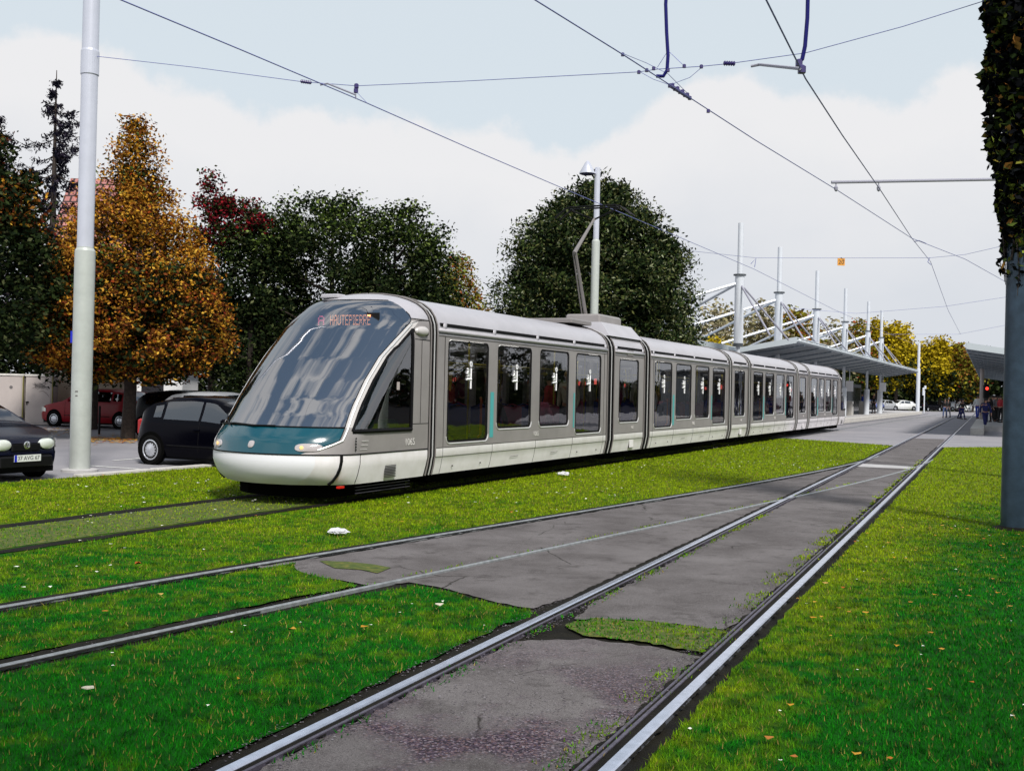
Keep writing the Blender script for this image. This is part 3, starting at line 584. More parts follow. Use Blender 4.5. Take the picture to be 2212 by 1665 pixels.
    if kind == 'long':
        def seat(x, y, rz, m):
            s = MB(); s.bbox((0, 0, .83), (.42, .44, .08), .03); s.bbox((-.19, 0, 1.12), (.06, .42, .52), .03); s.tube([(-.2, -.2, 1.36), (-.22, 0, 1.42), (-.2, .2, 1.36)], .015, 6); s.box((0, 0, .6), (.1, .3, .4))
            q = s.build('seat', m, o); q.location = (x, y, 0); q.rotation_euler.z = rz
        for k, x in enumerate((2.4, 3.3, 4.2, 5.1)):
            for y in (-.85, -.40, .62):
                seat(x, y, 0 if k % 2 == 0 else PI, 'seat_red' if (k+int(y > 0)) % 2 else 'seat_blue')
        p = MB()
        for x in (.3, 1.9, 3.75, 5.7, 7.4): p.tube([(x, -.75 if x not in (3.75,) else -.2, .43), (x, -.75 if x not in (3.75,) else -.2, 2.68)], .018, 8)
        for sg in (-1, 1): p.tube([(.2, sg*.55, 2.15), (Ln-.2, sg*.55, 2.15)], .014, 6)
        p.build('grab_pole', 'pole_yellow', o, smooth=True)
        for sg in (-1, 1): ls_ = MB(); ls_.bbox((Ln/2, sg*.72, 2.655), (Ln-1.4, .09, .03), .008); ls_.build('ceiling_light', 'lamp_strip', o)
        for x in (.42, 7.18): ls_ = MB(); ls_.bbox((x, -1.10, 1.92), (.05, .05, .13), .01); ls_.build('door_lamp', 'door_lamp', o)
        MB().tube([(1.72, -1.10, 1.55), (1.70, -1.12, 1.5), (1.70, -1.12, .9), (1.64, -1.10, .86)], .022, 8).build('door_handrail', 'pole_orange', o)
        b = MB(); b.box((1.95, -1.2085, 1.25), (.13, .004, .80)); b.build('teal_strip', 'teal_strip', o)
        b = MB(); b.box((5.72, -1.2085, 1.30), (.06, .004, .72)); b.build('teal_strip', 'teal_strip', o)
        v = MB()
        for x in (2.75, 4.6): v.tube([(x, -1.197, .47), (x+.35, -1.197, .475)], .004, 4)
        for x in (.6, 1.6, 6.0, 7.1): v.tube([(x, -1.175, .42), (x, -1.192, .42)], .012, 8)
        v.build('skirt_latch', 'seam', o)
    else:
        v = MB(); v.box((Ln*.62, -1.175, .47), (.30, .03, .20)); v.build('hatch', 'seam', o); v = MB(); v.box((Ln*.62, -1.183, .47), (.27, .03, .175)); v.build('hatch_cover', 'tram_white', o)
        v = MB(); v.box((Ln*.5, -1.209, 2.62), (.42, .01, .12)); v.build('vent', 'tram_grey_dark', o)
    Mx = Matrix.Translation((3.85 if kind == 'long' else Ln*.62, -1.2105, .86)) @ Matrix.Rotation(PI/2, 4, 'X')
    text_mesh('fleet_number', '1065', .13 if kind == 'long' else .09, 'number_white', o, Mx)
    return o
LW = [(.34, 1.80, .81, 2.50), (2.15, 3.60, 1.0, 2.50), (3.98, 5.43, 1.0, 2.50), (5.80, 7.26, .81, 2.50)]
LONG, SHORT, PER = 7.62, 2.06, 10.66
X1 = 14.96-11.83
long0 = section('long', X1, LONG, LW, tram)
short0 = section('short', X1+LONG+.48, SHORT, [(.32, 1.68, 1.0, 2.48)], tram)
for k in (1, 2, 3):
    c = copy_tree(long0, tram); c.location.x = X1+PER*k
for k in (1, 2):
    c = copy_tree(short0, tram); c.location.x = X1+LONG+.48+PER*k
def gangway(x0, x1):
    b = MB(); full = PROF+ROOF; n = 7; L_ = x1-x0
    for k in range(n):                                                   # bellows folds
        a, c = x0+L_*k/n, x0+L_*(k+1)/n; ins = .03 if k % 2 else .0
        ring = [(z-(ins if z > 2.8 else 0), max(0, w-.010-ins*.9)) for z, w in full]
        for sg in (1, -1): m_ = len(ring); b.add([(a, sg*w, z) for z, w in ring]+[(c, sg*w, z) for z, w in ring], [(i, i+1, m_+i+1, m_+i) for i in range(m_-1)])
    for sg in (-1, 1):
        ring = [(z-.01, max(0, w-.03)) for z, w in full]; m_ = len(ring); b.add([(x0-.12, sg*w, z) for z, w in ring]+[(x1+.12, sg*w, z) for z, w in ring], [(i, i+1, m_+i+1, m_+i) for i in range(m_-1)])
    o = b.build('gangway_bellows', 'rubber', tram)
    t = MB()
    for x in (x0+.03, x1-.03):
        for sg in (1, -1): t.tube([(x, sg*(w+.012), z+(.012 if z > 2.9 else 0)) for z, w in full], .014, 6)
    t.build('bellows_frame', 'tram_grey_dark', o)
    t2 = MB()
    for sg in (1, -1): t2.tube([(x0+L_*.6, sg*(w+.0), z) for z, w in full], .012, 6)
    t2.build('bellows_strap', 'rim_light', o)
gx = [(2.87, X1)]
for k in range(4):
    gx.append((X1+PER*k+LONG, X1+PER*k+LONG+.48) if k < 3 else (X1+PER*3+LONG, X1+PER*3+LONG+.26))
    if k < 3: gx.append((X1+PER*k+LONG+.48+SHORT, X1+PER*(k+1)))
for a, b in gx: gangway(a, b)
XEND = X1+PER*3+LONG+.26+2.87
# ---- roof housing and pantograph over the first short section
rh = MB(); x0 = X1+LONG+.45
rh.add([(x0+a, y, z) for a, y, z in ((-.15, -1.12, 2.98), (2.15, -1.12, 2.98), (2.15, 1.12, 2.98), (-.15, 1.12, 2.98), (0, -.85, 3.30), (2.05, -.85, 3.30), (2.05, .85, 3.30), (0, .85, 3.30))], [(0, 1, 5, 4), (1, 2, 6, 5), (2, 3, 7, 6), (3, 0, 4, 7), (4, 5, 6, 7), (3, 2, 1, 0)])
ho = rh.build('roof_housing', 'tram_roof', tram)
b = MB(); b.bbox((x0+1.7, .0, 3.42), (1.5, .9, .28), .04); b.build('housing_lid', 'tram_grey', ho)
b = MB(); b.bbox((x0-.9, 0, 3.24), (1.2, 1.5, .10), .03); b.build('housing_plinth', 'tram_grey_dark', ho)
S2 = lambda s: s-11.83
pg = MB(); kz = 5.0
pg.tube([(S2(24.25), .0, 3.42), (S2(23.44), 0, kz)], [.05, .035], 8); pg.tube([(S2(24.45), .18, 3.42), (S2(23.55), .1, kz-.05)], .018, 6)
pn = pg.build('pantograph', 'tram_grey_dark', tram)
MB().tube([(S2(23.38), 0, kz-.05), (S2(24.6), 0, 5.95)], [.05, .03], 8).build('upper_arm', 'tram_grey_dark', pn)
hd = MB(); hx = S2(24.6)
for dx in (-.15, .15): hd.tube([(hx+dx, -1.0, 5.98), (hx+dx, -.72, 6.20), (hx+dx, -.6, 6.235), (hx+dx, .6, 6.235), (hx+dx, .72, 6.20), (hx+dx, 1.0, 5.98)], .022, 6)
for sg in (-1, 1): hd.tube([(hx, 0, 5.93), (hx, sg*.62, 6.18)], .022, 6); hd.tube([(hx-.15, sg*.6, 6.2), (hx+.15, sg*.6, 6.2)], .018, 6)
hd.build('collector_head', 'black_plastic', pn)
# ---- driver's cab shell
import bisect
def interp(tab, z):
    zs = [t[0] for t in tab]
    if z <= zs[0]: return tab[0][1]
    if z >= zs[-1]: return tab[-1][1]
    i = bisect.bisect(zs, z)-1; a, b = tab[i], tab[i+1]; return a[1]+(b[1]-a[1])*(z-a[0])/(b[0]-a[0])
S0 = [(.30, .24), (.38, .12), (.50, .04), (.62, .01), (.74, .02), (.95, .10), (1.10, .25), (1.3, .42), (1.5, .57), (1.8, .83), (2.1, 1.11), (2.4, 1.42), (2.6, 1.62), (2.75, 1.80), (2.9, 1.98), (3.0, 2.13), (3.08, 2.30), (3.14, 2.48), (3.18, 2.66), (3.20, 2.80)]
WT = [(.30, 1.13), (.45, 1.17), (.60, 1.205), (2.3, 1.205), (2.5, 1.20), (2.6, 1.195), (2.72, 1.185), (2.84, 1.14), (2.94, 1.06), (3.03, .93), (3.10, .76), (3.155, .55), (3.19, .28), (3.20, .02)]
SP = [(.74, .20), (.80, .32), (.93, .62), (1.10, .76), (1.19, .82), (1.45, 1.00), (1.78, 1.27), (2.14, 1.62), (2.4, 1.95), (2.6, 2.22), (2.72, 2.40), (2.80, 2.46), (3.2, 2.48)]
XB = 2.87
def sprof(z): return interp(S0, z)
def plan(z, x, sg=-1):
    s0 = sprof(z); L_ = max(.05, min(.92, XB-.01-s0)); Wd = interp(WT, z)
    if x >= s0+L_: return (x, sg*Wd, z)
    st = min(1, (s0+L_-x)/L_); return (x, sg*Wd*math.sqrt(max(0, 1-st*st)), z)
def row(z):
    s0 = sprof(z); L_ = max(.05, min(.92, XB-.01-s0)); Wd = interp(WT, z)
    sp = min(max(interp(SP, z), s0+.01), XB-.10); sw = min(sp+.125+(.03 if z > 2.3 else 0), XB-.06); sr = max(2.35, sw+.02)
    near = []                                                            # knots from rear to nose on the near side
    near += [XB+(sr-XB)*i/4 for i in range(5)]                            # 0..4
    near += [sr+(sw-sr)*i/14 for i in range(1, 15)]                       # 5..18
    near += [sw+(sp-sw)*i/3 for i in range(1, 4)]                         # 19..21
    side = [plan(z, x, -1) for x in near]
    st = min(1, max(0, (s0+L_-sp)/L_)); th0 = math.asin(st)
    front = []
    K_ = 60
    if sp >= s0+L_:                                                      # pillar sits on the straight side: walk to the corner first
        xs = [sp+(s0+L_-sp)*i/10 for i in range(1, 11)]; front = [plan(z, x, -1) for x in xs]; th0 = 0; K2 = 40
        fr = front+[(s0+L_-L_*math.sin(th0+(PI-2*th0)*i/K2), -Wd*math.cos(th0+(PI-2*th0)*i/K2), z) for i in range(1, K2)]+[(x, -y, z) for x, y, z in front[::-1]]
    else:
        K2 = 60; fr = [(s0+L_-L_*math.sin(th0+(PI-2*th0)*i/K2), -Wd*math.cos(th0+(PI-2*th0)*i/K2), z) for i in range(1, K2)]
    assert len(fr) in (59,), len(fr)
    return side+fr+[(x, -y, z) for x, y, z in side[::-1]]
ZB = sorted(set([.30, .34, .40, .47, .54, .60, .66, .735, .80, .87, .93, 1.0, 1.06, 1.11]+[round(1.11+.045*i, 3) for i in range(1, 34)]+[2.63, 2.68, 2.73, 2.78, 2.83, 2.88, 2.92, 2.96, 3.0, 3.03, 3.06, 3.09, 3.12, 3.14, 3.16, 3.175, 3.19, 3.2]))
rows = [row(z) for z in ZB]; NQ = len(rows[0])
def region(i, j):                                                        # i row index, j column index
    z = (ZB[i]+ZB[i+1])/2; jj = j if j < NQ/2 else NQ-2-j
    front = 21 <= jj
    p = rows[i][j]; 
    if z < .735: 
        return 'bumper' if jj >= 19 or p[0] < .45 else 'skirt'
    if z < 1.11:
        return 'nose' if front else 'body'
    x = (rows[i][j][0]+rows[i][j+1][0])/2
    if front: return 'windscreen' if z < 3.06 else 'cap'
    if 1.06 < z < 2.62 and 4 <= jj < 18: return 'side'
    if 18 <= jj < 21 and z < 2.75: return 'pillar'
    return 'body' if z < 2.78 else 'cap'
def region2(i, j):
    z = (ZB[i]+ZB[i+1])/2; jj = j if j < NQ/2 else NQ-2-j
    if 1.06 < z < 1.11 and 4 <= jj < 18: return 'side'
    return region(i, j)
regs = {}
for i in range(len(ZB)-1):
    for j in range(NQ-1): regs.setdefault(region2(i, j), []).append((i, j))
def shell_mesh(name, key, m, parent, off=0.0, smooth=True):
    b = MB(); idx = {}
    def vid(i, j):
        if (i, j) not in idx:
            idx[(i, j)] = len(b.v); b.v.append(rows[i][j])
        return idx[(i, j)]
    for i, j in regs[key]: b.f.append((vid(i, j), vid(i, j+1), vid(i+1, j+1), vid(i+1, j)))
    return b.build(name, m, parent, smooth)
cab = shell_mesh('cab_body', 'body', 'tram_grey', tram)
shell_mesh('cab_roof', 'cap', 'tram_roof', cab); shell_mesh('windscreen', 'windscreen', 'wind_glass', cab); shell_mesh('nose_panel', 'nose', 'teal', cab)
shell_mesh('bumper', 'bumper', 'tram_cab_white', cab); shell_mesh('skirt', 'skirt', 'tram_white', cab); _pl = regs['pillar']; regs['pillar'] = [q for q in _pl if q[1] < NQ/2]; shell_mesh('pillar', 'pillar', 'tram_pillar', cab); regs['pillar'] = [q for q in _pl if q[1] > NQ/2]; shell_mesh('pillar', 'pillar', 'tram_pillar', cab)
_all = regs['side']; regs['side'] = [q for q in _all if q[1] < NQ/2]; shell_mesh('side_window', 'side', 'tram_glass', cab); regs['side'] = [q for q in _all if q[1] > NQ/2]; shell_mesh('side_window', 'side', 'tram_glass', cab)

def rowpath(z, j0, j1, o=.004):
    i = min(range(len(ZB)), key=lambda k: abs(ZB[k]-z)); return [Vector(rows[i][j])+Vector((rows[i][j][0]-1.4, rows[i][j][1], 0)).normalized()*o for j in range(j0, j1+1)]
def colpath(j, z0, z1, o=.004, dx=0): return [Vector(rows[i][j])+Vector((dx, (-o if j < NQ/2 else o), 0)) for i in range(len(ZB)) if z0 <= ZB[i] <= z1]
sl = MB(); sl.tube(rowpath(1.11, 21, NQ-22), .013, 6); sl.tube(rowpath(.735, 0, NQ-1), .010, 6)
for j in (18, NQ-19): sl.tube(colpath(j, 1.06, 2.60), .022, 6)
for j in (4, NQ-5): sl.tube(colpath(j, 1.06, 2.60), .028, 6)
for j0, j1 in ((4, 18), (NQ-19, NQ-5)): sl.tube(rowpath(1.06, j0, j1), .035, 6); sl.tube(rowpath(2.61, j0, j1), .02, 6)
for j in (21, NQ-22): sl.tube(colpath(j, .74, 2.9, .002), .007, 5)
sl.tube(rowpath(3.06, 21, NQ-22, .0), .008, 6)
for sg in (-1, 1):
    sl.tube([Vector(plan(z, .20+(.74-z)*-.0 + (z-.735)*.02+.42, sg))+Vector((0, sg*.008, 0)) for z in (.735, .65, .55, .45, .36, .31)], .024, 6)      # black gap behind the bumper
    sl.tube([Vector(plan(z, .98, sg))+Vector((0, sg*.004, 0)) for z in (.735, .6, .45, .32)], .005, 4)
    sl.tube([(XB-.25, sg*1.208, 1.14), (XB-.25, sg*1.208, 2.45)], .004, 4); sl.tube([(2.35, sg*1.208, 1.14), (XB, sg*1.208, 1.14)], .004, 4); sl.tube([(2.3, sg*1.19, 2.76), (XB, sg*1.17, 2.76)], .008, 4); sl.tube([(2.42, sg*1.2, 2.45), (XB, sg*1.205, 2.45)], .006, 4)
sl.build('cab_seal', 'rubber', cab)
rim = MB()
for j in (20, NQ-21): rim.tube(colpath(j, .80, 2.72, .006), .016, 6)
rim.build('pillar_rim', 'rim_light', cab, smooth=True)
# lamps on the nose
def nose_pt(z, y, out=.0):
    s0 = sprof(z); L_ = .92; Wd = interp(WT, z); c = math.sqrt(max(0, 1-(y/Wd)**2)); x = s0+L_-L_*c
    nx, ny = -c/L_, y/Wd/Wd; l = math.hypot(nx, ny); return Vector((x+nx/l*out, y+ny/l*out, z))
def lamp(name, cy, cz, ry, rz_, m, out=.012):
    b = MB(); n = 24; vs = [nose_pt(cz, cy, out+.012)]
    for k_, o_ in ((.6, out+.009), (1, out), (1.08, -.01)):
        for k in range(n):
            a = 2*PI*k/n; y = cy+ry*k_*math.copysign(abs(math.cos(a))**.75, math.cos(a)); z = cz+rz_*k_*math.copysign(abs(math.sin(a))**.75, math.sin(a)); vs.append(nose_pt(z, y, o_))
    b.add(vs, [(0, 1+k, 1+(k+1) % n) for k in range(n)]+[(1+r*n+k, 1+r*n+(k+1) % n, 1+(r+1)*n+(k+1) % n, 1+(r+1)*n+k) for r in range(2) for k in range(n)])
    return b.build(name, m, cab, smooth=True)
for sg in (-1, 1):
    h_ = lamp('headlight', sg*.80, .835, .15, .055, 'lamp_glass'); b = MB(); p = nose_pt(.835, sg*.80-.07, .022); b.lathe([(.028, -.006), (.028, .004), (.01, .008)], (0, 0, 0), 12, 'x'); w_ = b.build('bulb', 'lamp_warm', h_); w_.location = nose_pt(.835, sg*.80+(.07 if sg < 0 else -.07), .030); w_.rotation_euler.z = PI+math.atan2(sg*.7, 1)*-.8
lamp('fog_lamp', .0, .86, .048, .048, 'lamp_glass')
wp_ = MB(); a = [nose_pt(1.12+.02*i, y, .03) for i, y in enumerate((.55, .3, .05, -.2))]; wp_.tube([nose_pt(1.10, .95, .03), nose_pt(1.13, .55, .035), nose_pt(1.115, .1, .035), nose_pt(1.12, -.25, .03)], .014, 6); wp_.tube([nose_pt(1.10, .62, .03), nose_pt(1.17, .85, .03), nose_pt(1.25, 1.05, .03)], .010, 6); wp_.build('wiper', 'black_plastic', cab)
wp_ = MB(); 
# rear-view camera pod
for sg in (-1, 1):
    b = MB(); b.lathe([(.01, -.17), (.05, -.14), (.085, -.02), (.09, .10), (.07, .16)], (0, 0, 0), 14, 'x'); o = b.build('camera_pod', 'tram_pillar', cab, smooth=True); o.location = (2.58, sg*1.20, 2.58); o.scale = (1, .75, .9)
    b = MB(); b.lathe([(.062, .0), (.06, .03)], (0, 0, 0), 12, 'x'); b.build('lens', 'rubber', o).location = (.15, 0, -.02)
    b = MB()
    for k in range(11): b.box((1.82, sg*1.183, .36+.024*k), (.30, .02, .010))
    b.build('grille', 'seam', cab)
text_mesh('fleet_number', '1065', .15, 'number_white', cab, Matrix.Translation((2.32, -1.2115, .86)) @ Matrix.Rotation(PI/2, 4, 'X'))
b = MB(); random.seed(3)
for k in range(5): b.box((.86, -1.212, .80+.04*k), (.03, .004, .022))
b.build('side_marks', 'rubber', cab)
b = MB()
for k in range(3): b.box((1.05+.02*k, -1.212, .80+.06*k), (.18, .003, .008))
b.build('side_lettering', 'number_white', cab)
MB().box((1.95, -1.209, 1.72), (.07, .006, .12)).build('sticker', 'beige', cab)
MB().box((.62, -1.13, .285), (.12, .05, .03)).build('marker_light', 'red_lens', cab)
b = MB(); b.add([(x, y, z) for z in (.10, .32) for x, y in ((.8, -.8), (.62, -.5), (.55, 0), (.62, .5), (.8, .8), (2.8, .85), (2.8, -.85))], [tuple(range(7)), tuple(range(7, 14))]+[(i, (i+1) % 7, 7+(i+1) % 7, 7+i) for i in range(7)]); b.build('underframe', 'underframe', cab)
b = MB()
for k in range(3): b.box((1.9, -1.02, .24-.045*k), (1.5, .02, .010))
b.build('step_edge', 'steel_side', cab)
# inside the cab: floor, dashboard, seat, partition, teal trim
b = MB(); b.box((1.9, 0, .42), (1.9, 2.0, .05)); b.box((2.80, 0, 1.6), (.04, 2.2, 2.2)); b.build('cab_interior', 'interior', cab)
b = MB(); b.add([(x, y, z) for x, y, z in ((.55, -.85, 1.05), (.40, 0, 1.05), (.55, .85, 1.05), (1.05, 1.05, 1.10), (1.05, -1.05, 1.10), (.75, -.8, .6), (.75, .8, .6), (1.2, 1.0, .6), (1.2, -1.0, .6))], [(0, 1, 2, 3, 4), (0, 5, 6, 2, 1), (3, 7, 8, 4), (2, 6, 7, 3), (0, 4, 8, 5)]); b.build('dashboard', 'interior_teal', cab)
b = MB(); b.bbox((1.8, -.98, 1.12), (1.0, .12, .18), .05); b.build('door_trim', 'interior_green', cab)
b = MB(); b.bbox((1.85, .1, 1.0), (.5, .5, .12), .05); b.bbox((2.1, .1, 1.45), (.13, .5, .85), .06); b.bbox((2.1, .1, 1.98), (.1, .3, .2), .05); b.build('driver_seat', 'seat_blue', cab)

# destination display: dot matrix
FONT = {'A': '01110 10001 10001 11111 10001 10001 10001', 'H': '10001 10001 10001 11111 10001 10001 10001', 'U': '10001 10001 10001 10001 10001 10001 01110', 'T': '11111 00100 00100 00100 00100 00100 00100', 'E': '11111 10000 10000 11110 10000 10000 11111', 'P': '11110 10001 10001 11110 10000 10000 10000', 'I': '111 010 010 010 010 010 111', 'R': '11110 10001 10001 11110 10100 10010 10001'}
dpx, dpz = 1.98, 2.80
MB().box((dpx+.03, -.15, 2.72), (.02, 1.3, .22)).build('destination_display', 'black_plastic', cab)
def dots(txt, y0, y1, m, zt, zb, nm):
    cols = []
    for ch in txt:
        rws = FONT[ch].split(); wch = len(rws[0])
        for k in range(wch): cols.append([rws[r][k] == '1' for r in range(7)])
        cols.append([False]*7)
    cols = cols[:-1]; n = len(cols); st = (y1-y0)/n; b = MB(); hz_ = (zt-zb)/7
    for k, cc in enumerate(cols):
        for r in range(7):
            if cc[r]: b.box((dpx, y0+(k+.5)*st, zt-(r+.5)*hz_), (.006, st*.8, hz_*.72))
    b.build(nm, m, cab)
# tram's y axis points to its far side, so text seen from the front runs from +y (image left) to -y
dots('A', .32, .20, 'led_red', 2.79, 2.64, 'line_letter'); dots('HAUTEPIERRE', .09, -.66, 'led_amber', 2.80, 2.64, 'destination_text')
# rear cab: the same cab turned round
rc = copy_tree(cab, tram); rc.location = (XEND, 0, 0); rc.rotation_euler.z = PI
b = MB(); b.bbox((2.52, .42, 3.145), (.24, .36, .06), .02); b.build('roof_unit', 'tram_roof', cab)
def TW(x, y, z=0): return TR0 + TD*x - TN*y + Vector((0, 0, z))
# ================================================================ CARS
def car(loc, rz, label, paint, style='hatch', L=3.85, Wd=1.66, H=1.50, detail=True, group=None, hood_paint=None, rim='rim'):
    """local x forward, origin at the centre on the ground"""
    root = empty('parked_car', loc, rz, label, 'car', group or 'parked cars')
    h2 = L/2
    if style == 'round':     # very arched city hatch
        top = [(-h2, .62), (-h2+.06, 1.0), (-h2+.22, 1.14), (-h2+.55, 1.38), (-.9, 1.49), (-.35, 1.525), (.15, 1.49), (.6, 1.36), (.95, 1.17), (1.2, 1.03), (1.5, .95), (h2-.12, .80), (h2, .55)]
        belt = [(-h2, .6), (-h2+.3, .98), (0, .96), (.9, .90), (1.2, .95), (h2-.12, .76), (h2, .5)]
        ws = (.35, 1.18); rwin = (-h2+.12, -1.25)
    elif style == 'saloon':
        top = [(-h2, .6), (-h2+.05, .95), (-h2+.5, 1.02), (-h2+.95, 1.30), (-.4, 1.43), (.2, 1.42), (.8, 1.18), (1.05, 1.0), (1.6, .90), (h2-.15, .76), (h2, .52)]
        belt = [(-h2, .55), (-h2+.3, .93), (0, .94), (1.0, .94), (1.6, .86), (h2-.15, .72), (h2, .5)]
        ws = (.35, 1.05); rwin = (-h2+.5, -h2+1.1)
    else:
        top = [(-h2, .62), (-h2+.05, .95), (-h2+.25, 1.15), (-h2+.55, 1.37), (-.8, 1.44), (-.1, 1.44), (.35, 1.36), (.80, 1.10), (.98, .99), (1.4, .90), (h2-.2, .78), (h2-.02, .68), (h2, .5)]
        belt = [(-h2, .6), (-h2+.3, .95), (0, .93), (.9, .91), (1.4, .86), (h2-.2, .74), (h2, .48)]
        ws = (.30, .98); rwin = (-h2+.10, -h2+.50)
    sc = H/1.5
    top = [(x, z*sc) for x, z in top]; belt = [(x, z*sc) for x, z in belt]
    def ip(tab, x):
        if x <= tab[0][0]: return tab[0][1]
        for a, b in zip(tab[:-1], tab[1:]):
            if a[0] <= x <= b[0]: t = (x-a[0])/max(1e-6, b[0]-a[0]); return a[1]+(b[1]-a[1])*t
        return tab[-1][1]
    n = 44; xs = [-h2+L*i/n for i in range(n+1)]
    def hw(x):                                                           # plan: rounded corners
        t = abs(x)/h2; return Wd/2*(1-.30*max(0, (t-.72)/.28)**2.2)
    def sec(x):
        w = hw(x); zt = ip(top, x); zb = min(ip(belt, x), zt-.02); cab_ = max(0, zt-zb-.10)/.45; cab_ = min(1, cab_)
        zs = .19+.06*max(0, (abs(x)/h2-.8)/.2)
        wr = w*(.93-.20*cab_)
        P = [(w*.93, zs), (w*.985, zs+.12), (w, .50*sc if zb > .55 else zs+.2), (w*.985, max(zs+.22, zb-.10)), (w*.955, zb), (wr*1.0+(w*.955-wr)*.45, zb+(zt-zb)*.45), (wr, zt-.07*max(.3, cab_)), (wr*.86, zt-.022), (wr*.5, zt), (0, zt+.008)]
        return P
    secs = [sec(x) for x in xs]; m = len(secs[0]); b = MB()
    ring = lambda i: [(xs[i], -y, z) for y, z in secs[i]]+[(xs[i], y, z) for y, z in secs[i][-2::-1]]
    R_ = [ring(i) for i in range(n+1)]; k = len(R_[0])
    for r in R_: b.v += r
    for i in range(n):
        for j in range(k-1): b.f.append((i*k+j, i*k+j+1, (i+1)*k+j+1, (i+1)*k+j))
        b.f.append((i*k+k-1, i*k, (i+1)*k, (i+1)*k+k-1))
    b.f += [tuple(range(k)), tuple(range(n*k, (n+1)*k))]
    body = b.build('body', paint, root, smooth=True, split=50)
    def panel(name, x0, x1, j0, j1, mat_, off=.006, t0=0, t1=1, sides=(-1, 1), nn=8, trim=None):
        """glass or paint panel lying on the side surface between section points j0..j1"""
        for sg in sides:
            bb = MB()
            for i in range(nn+1):
                x = x0+(x1-x0)*i/nn; P = sec(x); pts = P[j0:j1+1]
                lo, hi = (t0, t1) if not callable(t1) else (t0, t1(x))
                a, c = Vector((x, P[j0][0], P[j0][1])), Vector((x, P[j1][0], P[j1][1])); mid = [Vector((x, q[0], q[1])) for q in pts]
                def along(t):
                    u = t*(len(mid)-1); s_ = min(int(u), len(mid)-2); return mid[s_].lerp(mid[s_+1], u-s_)
                for q in range(4):
                    v = along(lo+(hi-lo)*q/3); nrm = Vector((0, c.z-a.z, a.y-c.y)).normalized(); v = v+nrm*off; bb.v.append((v.x, sg*v.y, v.z))
            for i in range(nn):
                for q in range(3): bb.f.append((i*4+q, i*4+q+1, (i+1)*4+q+1, (i+1)*4+q))
            bb.build(name, mat_, root, smooth=True)
    def cross(name, x0, x1, mat_, off=.006, shr=.94, nn=6):              # windscreen / rear window: across the car
        bb = MB(); cnt = 9
        for i in range(nn+1):
            x = x0+(x1-x0)*i/nn; P = sec(x); line = [Vector((x, -q[0]*shr, q[1])) for q in P[6:]]+[Vector((x, q[0]*shr, q[1])) for q in P[6:-1][::-1]]
            sl_ = (ip(top, x+.02)-ip(top, x-.02))/.04; nr = Vector((-sl_, 0, 1)).normalized()
            for v in line: w = v+nr*off; bb.v.append(tuple(w))
        c_ = len(line)
        for i in range(nn):
            for q in range(c_-1): bb.f.append((i*c_+q, i*c_+q+1, (i+1)*c_+q+1, (i+1)*c_+q))
        return bb.build(name, mat_, root, smooth=True)
    glassm = 'car_glass'
    panel('side_window', -.02, ws[0]+.42, 4, 6, glassm, .006, .06, lambda x: .90 if x < .3 else max(.1, .90-(x-.3)*1.1))
    panel('side_window', (-1.02 if style != 'saloon' else -1.0), -.09, 4, 6, glassm, .006, .06, .90)
    if style != 'saloon': panel('quarter_window', -h2+.62, -1.10, 4, 6, glassm, .006, .15, .80, nn=4)
    cross('windscreen', ws[0]+.05, ws[1]-.03, glassm); cross('rear_window', rwin[0]+.05, rwin[1], glassm, shr=.86)
    wr_ = .29*sc if style != 'round' else .31
    xw = (-h2+.62, h2-.76)
    for x in xw:
        for sg in (-1, 1):
            a = MB(); a.lathe([(wr_+.045, -.03), (wr_+.05, .0), (wr_+.04, .008), (.05, .008)], (x, 0, wr_+.02), 24, 'y'); q = a.build('wheel_arch', 'underframe', root); q.location.y = sg*(hw(x)-.004) if sg > 0 else -hw(x)+.004; q.scale.y = sg
            w = MB(); w.lathe([(.18, -.09), (wr_-.03, -.095), (wr_, -.07), (wr_, .07), (wr_-.03, .095), (wr_-.09, .095), (wr_-.095, .06)], (0, 0, 0), 26, 'y'); t = w.build('wheel', 'tyre', root, smooth=True); t.location = (x, sg*(hw(x)-.075), wr_); t.scale.y = sg
            r = MB(); rr = wr_-.10; r.lathe([(rr, .055), (rr, .09), (rr*.90, .095), (rr*.85, .075), (rr*.3, .09), (.03, .10)], (0, 0, 0), 26, 'y'); h_ = r.build('rim', rim, t, smooth=True)
            s = MB(); nsp = 14 if style == 'round' else 7
            for q in range(nsp): an = 2*PI*q/nsp; s.add([(rr*.62*math.cos(an-.09), .096, rr*.62*math.sin(an-.09)), (rr*.62*math.cos(an+.09), .096, rr*.62*math.sin(an+.09)), (rr*.84*math.cos(an+.12), .090, rr*.84*math.sin(an+.12)), (rr*.84*math.cos(an-.12), .090, rr*.84*math.sin(an-.12))], [(0, 1, 2, 3)])
            s.build('rim_slots', 'rim_dark', t)
    # lamps
    for sg in (-1, 1):
        hl = MB(); pts = []
        for i in range(5):
            for q in range(4):
                x = h2-.05-.34*i/4*(1); y = (hw(x)-.01)-(.02+.11*(1-i/4))*0; P = sec(x); z0 = .56*sc; z1 = min(ip(top, x)-.015, .74*sc); z = z0+(z1-z0)*(q/3)*(1-.35*abs(i-1.5)/2.5); hl.v.append((x+.012, sg*(P[3][0]+.012), z))
        for i in range(4):
            for q in range(3): hl.f.append((i*4+q, i*4+q+1, (i+1)*4+q+1, (i+1)*4+q))
        hl.build('headlight', 'headlamp', root, smooth=True)
        # front face portion of the lamp
        hf = MB(); c = 10; cy, cz = sg*hw(h2)*.74, .635*sc; ry, rz2 = .155, .085
        V = [(h2+.035, cy, cz)]
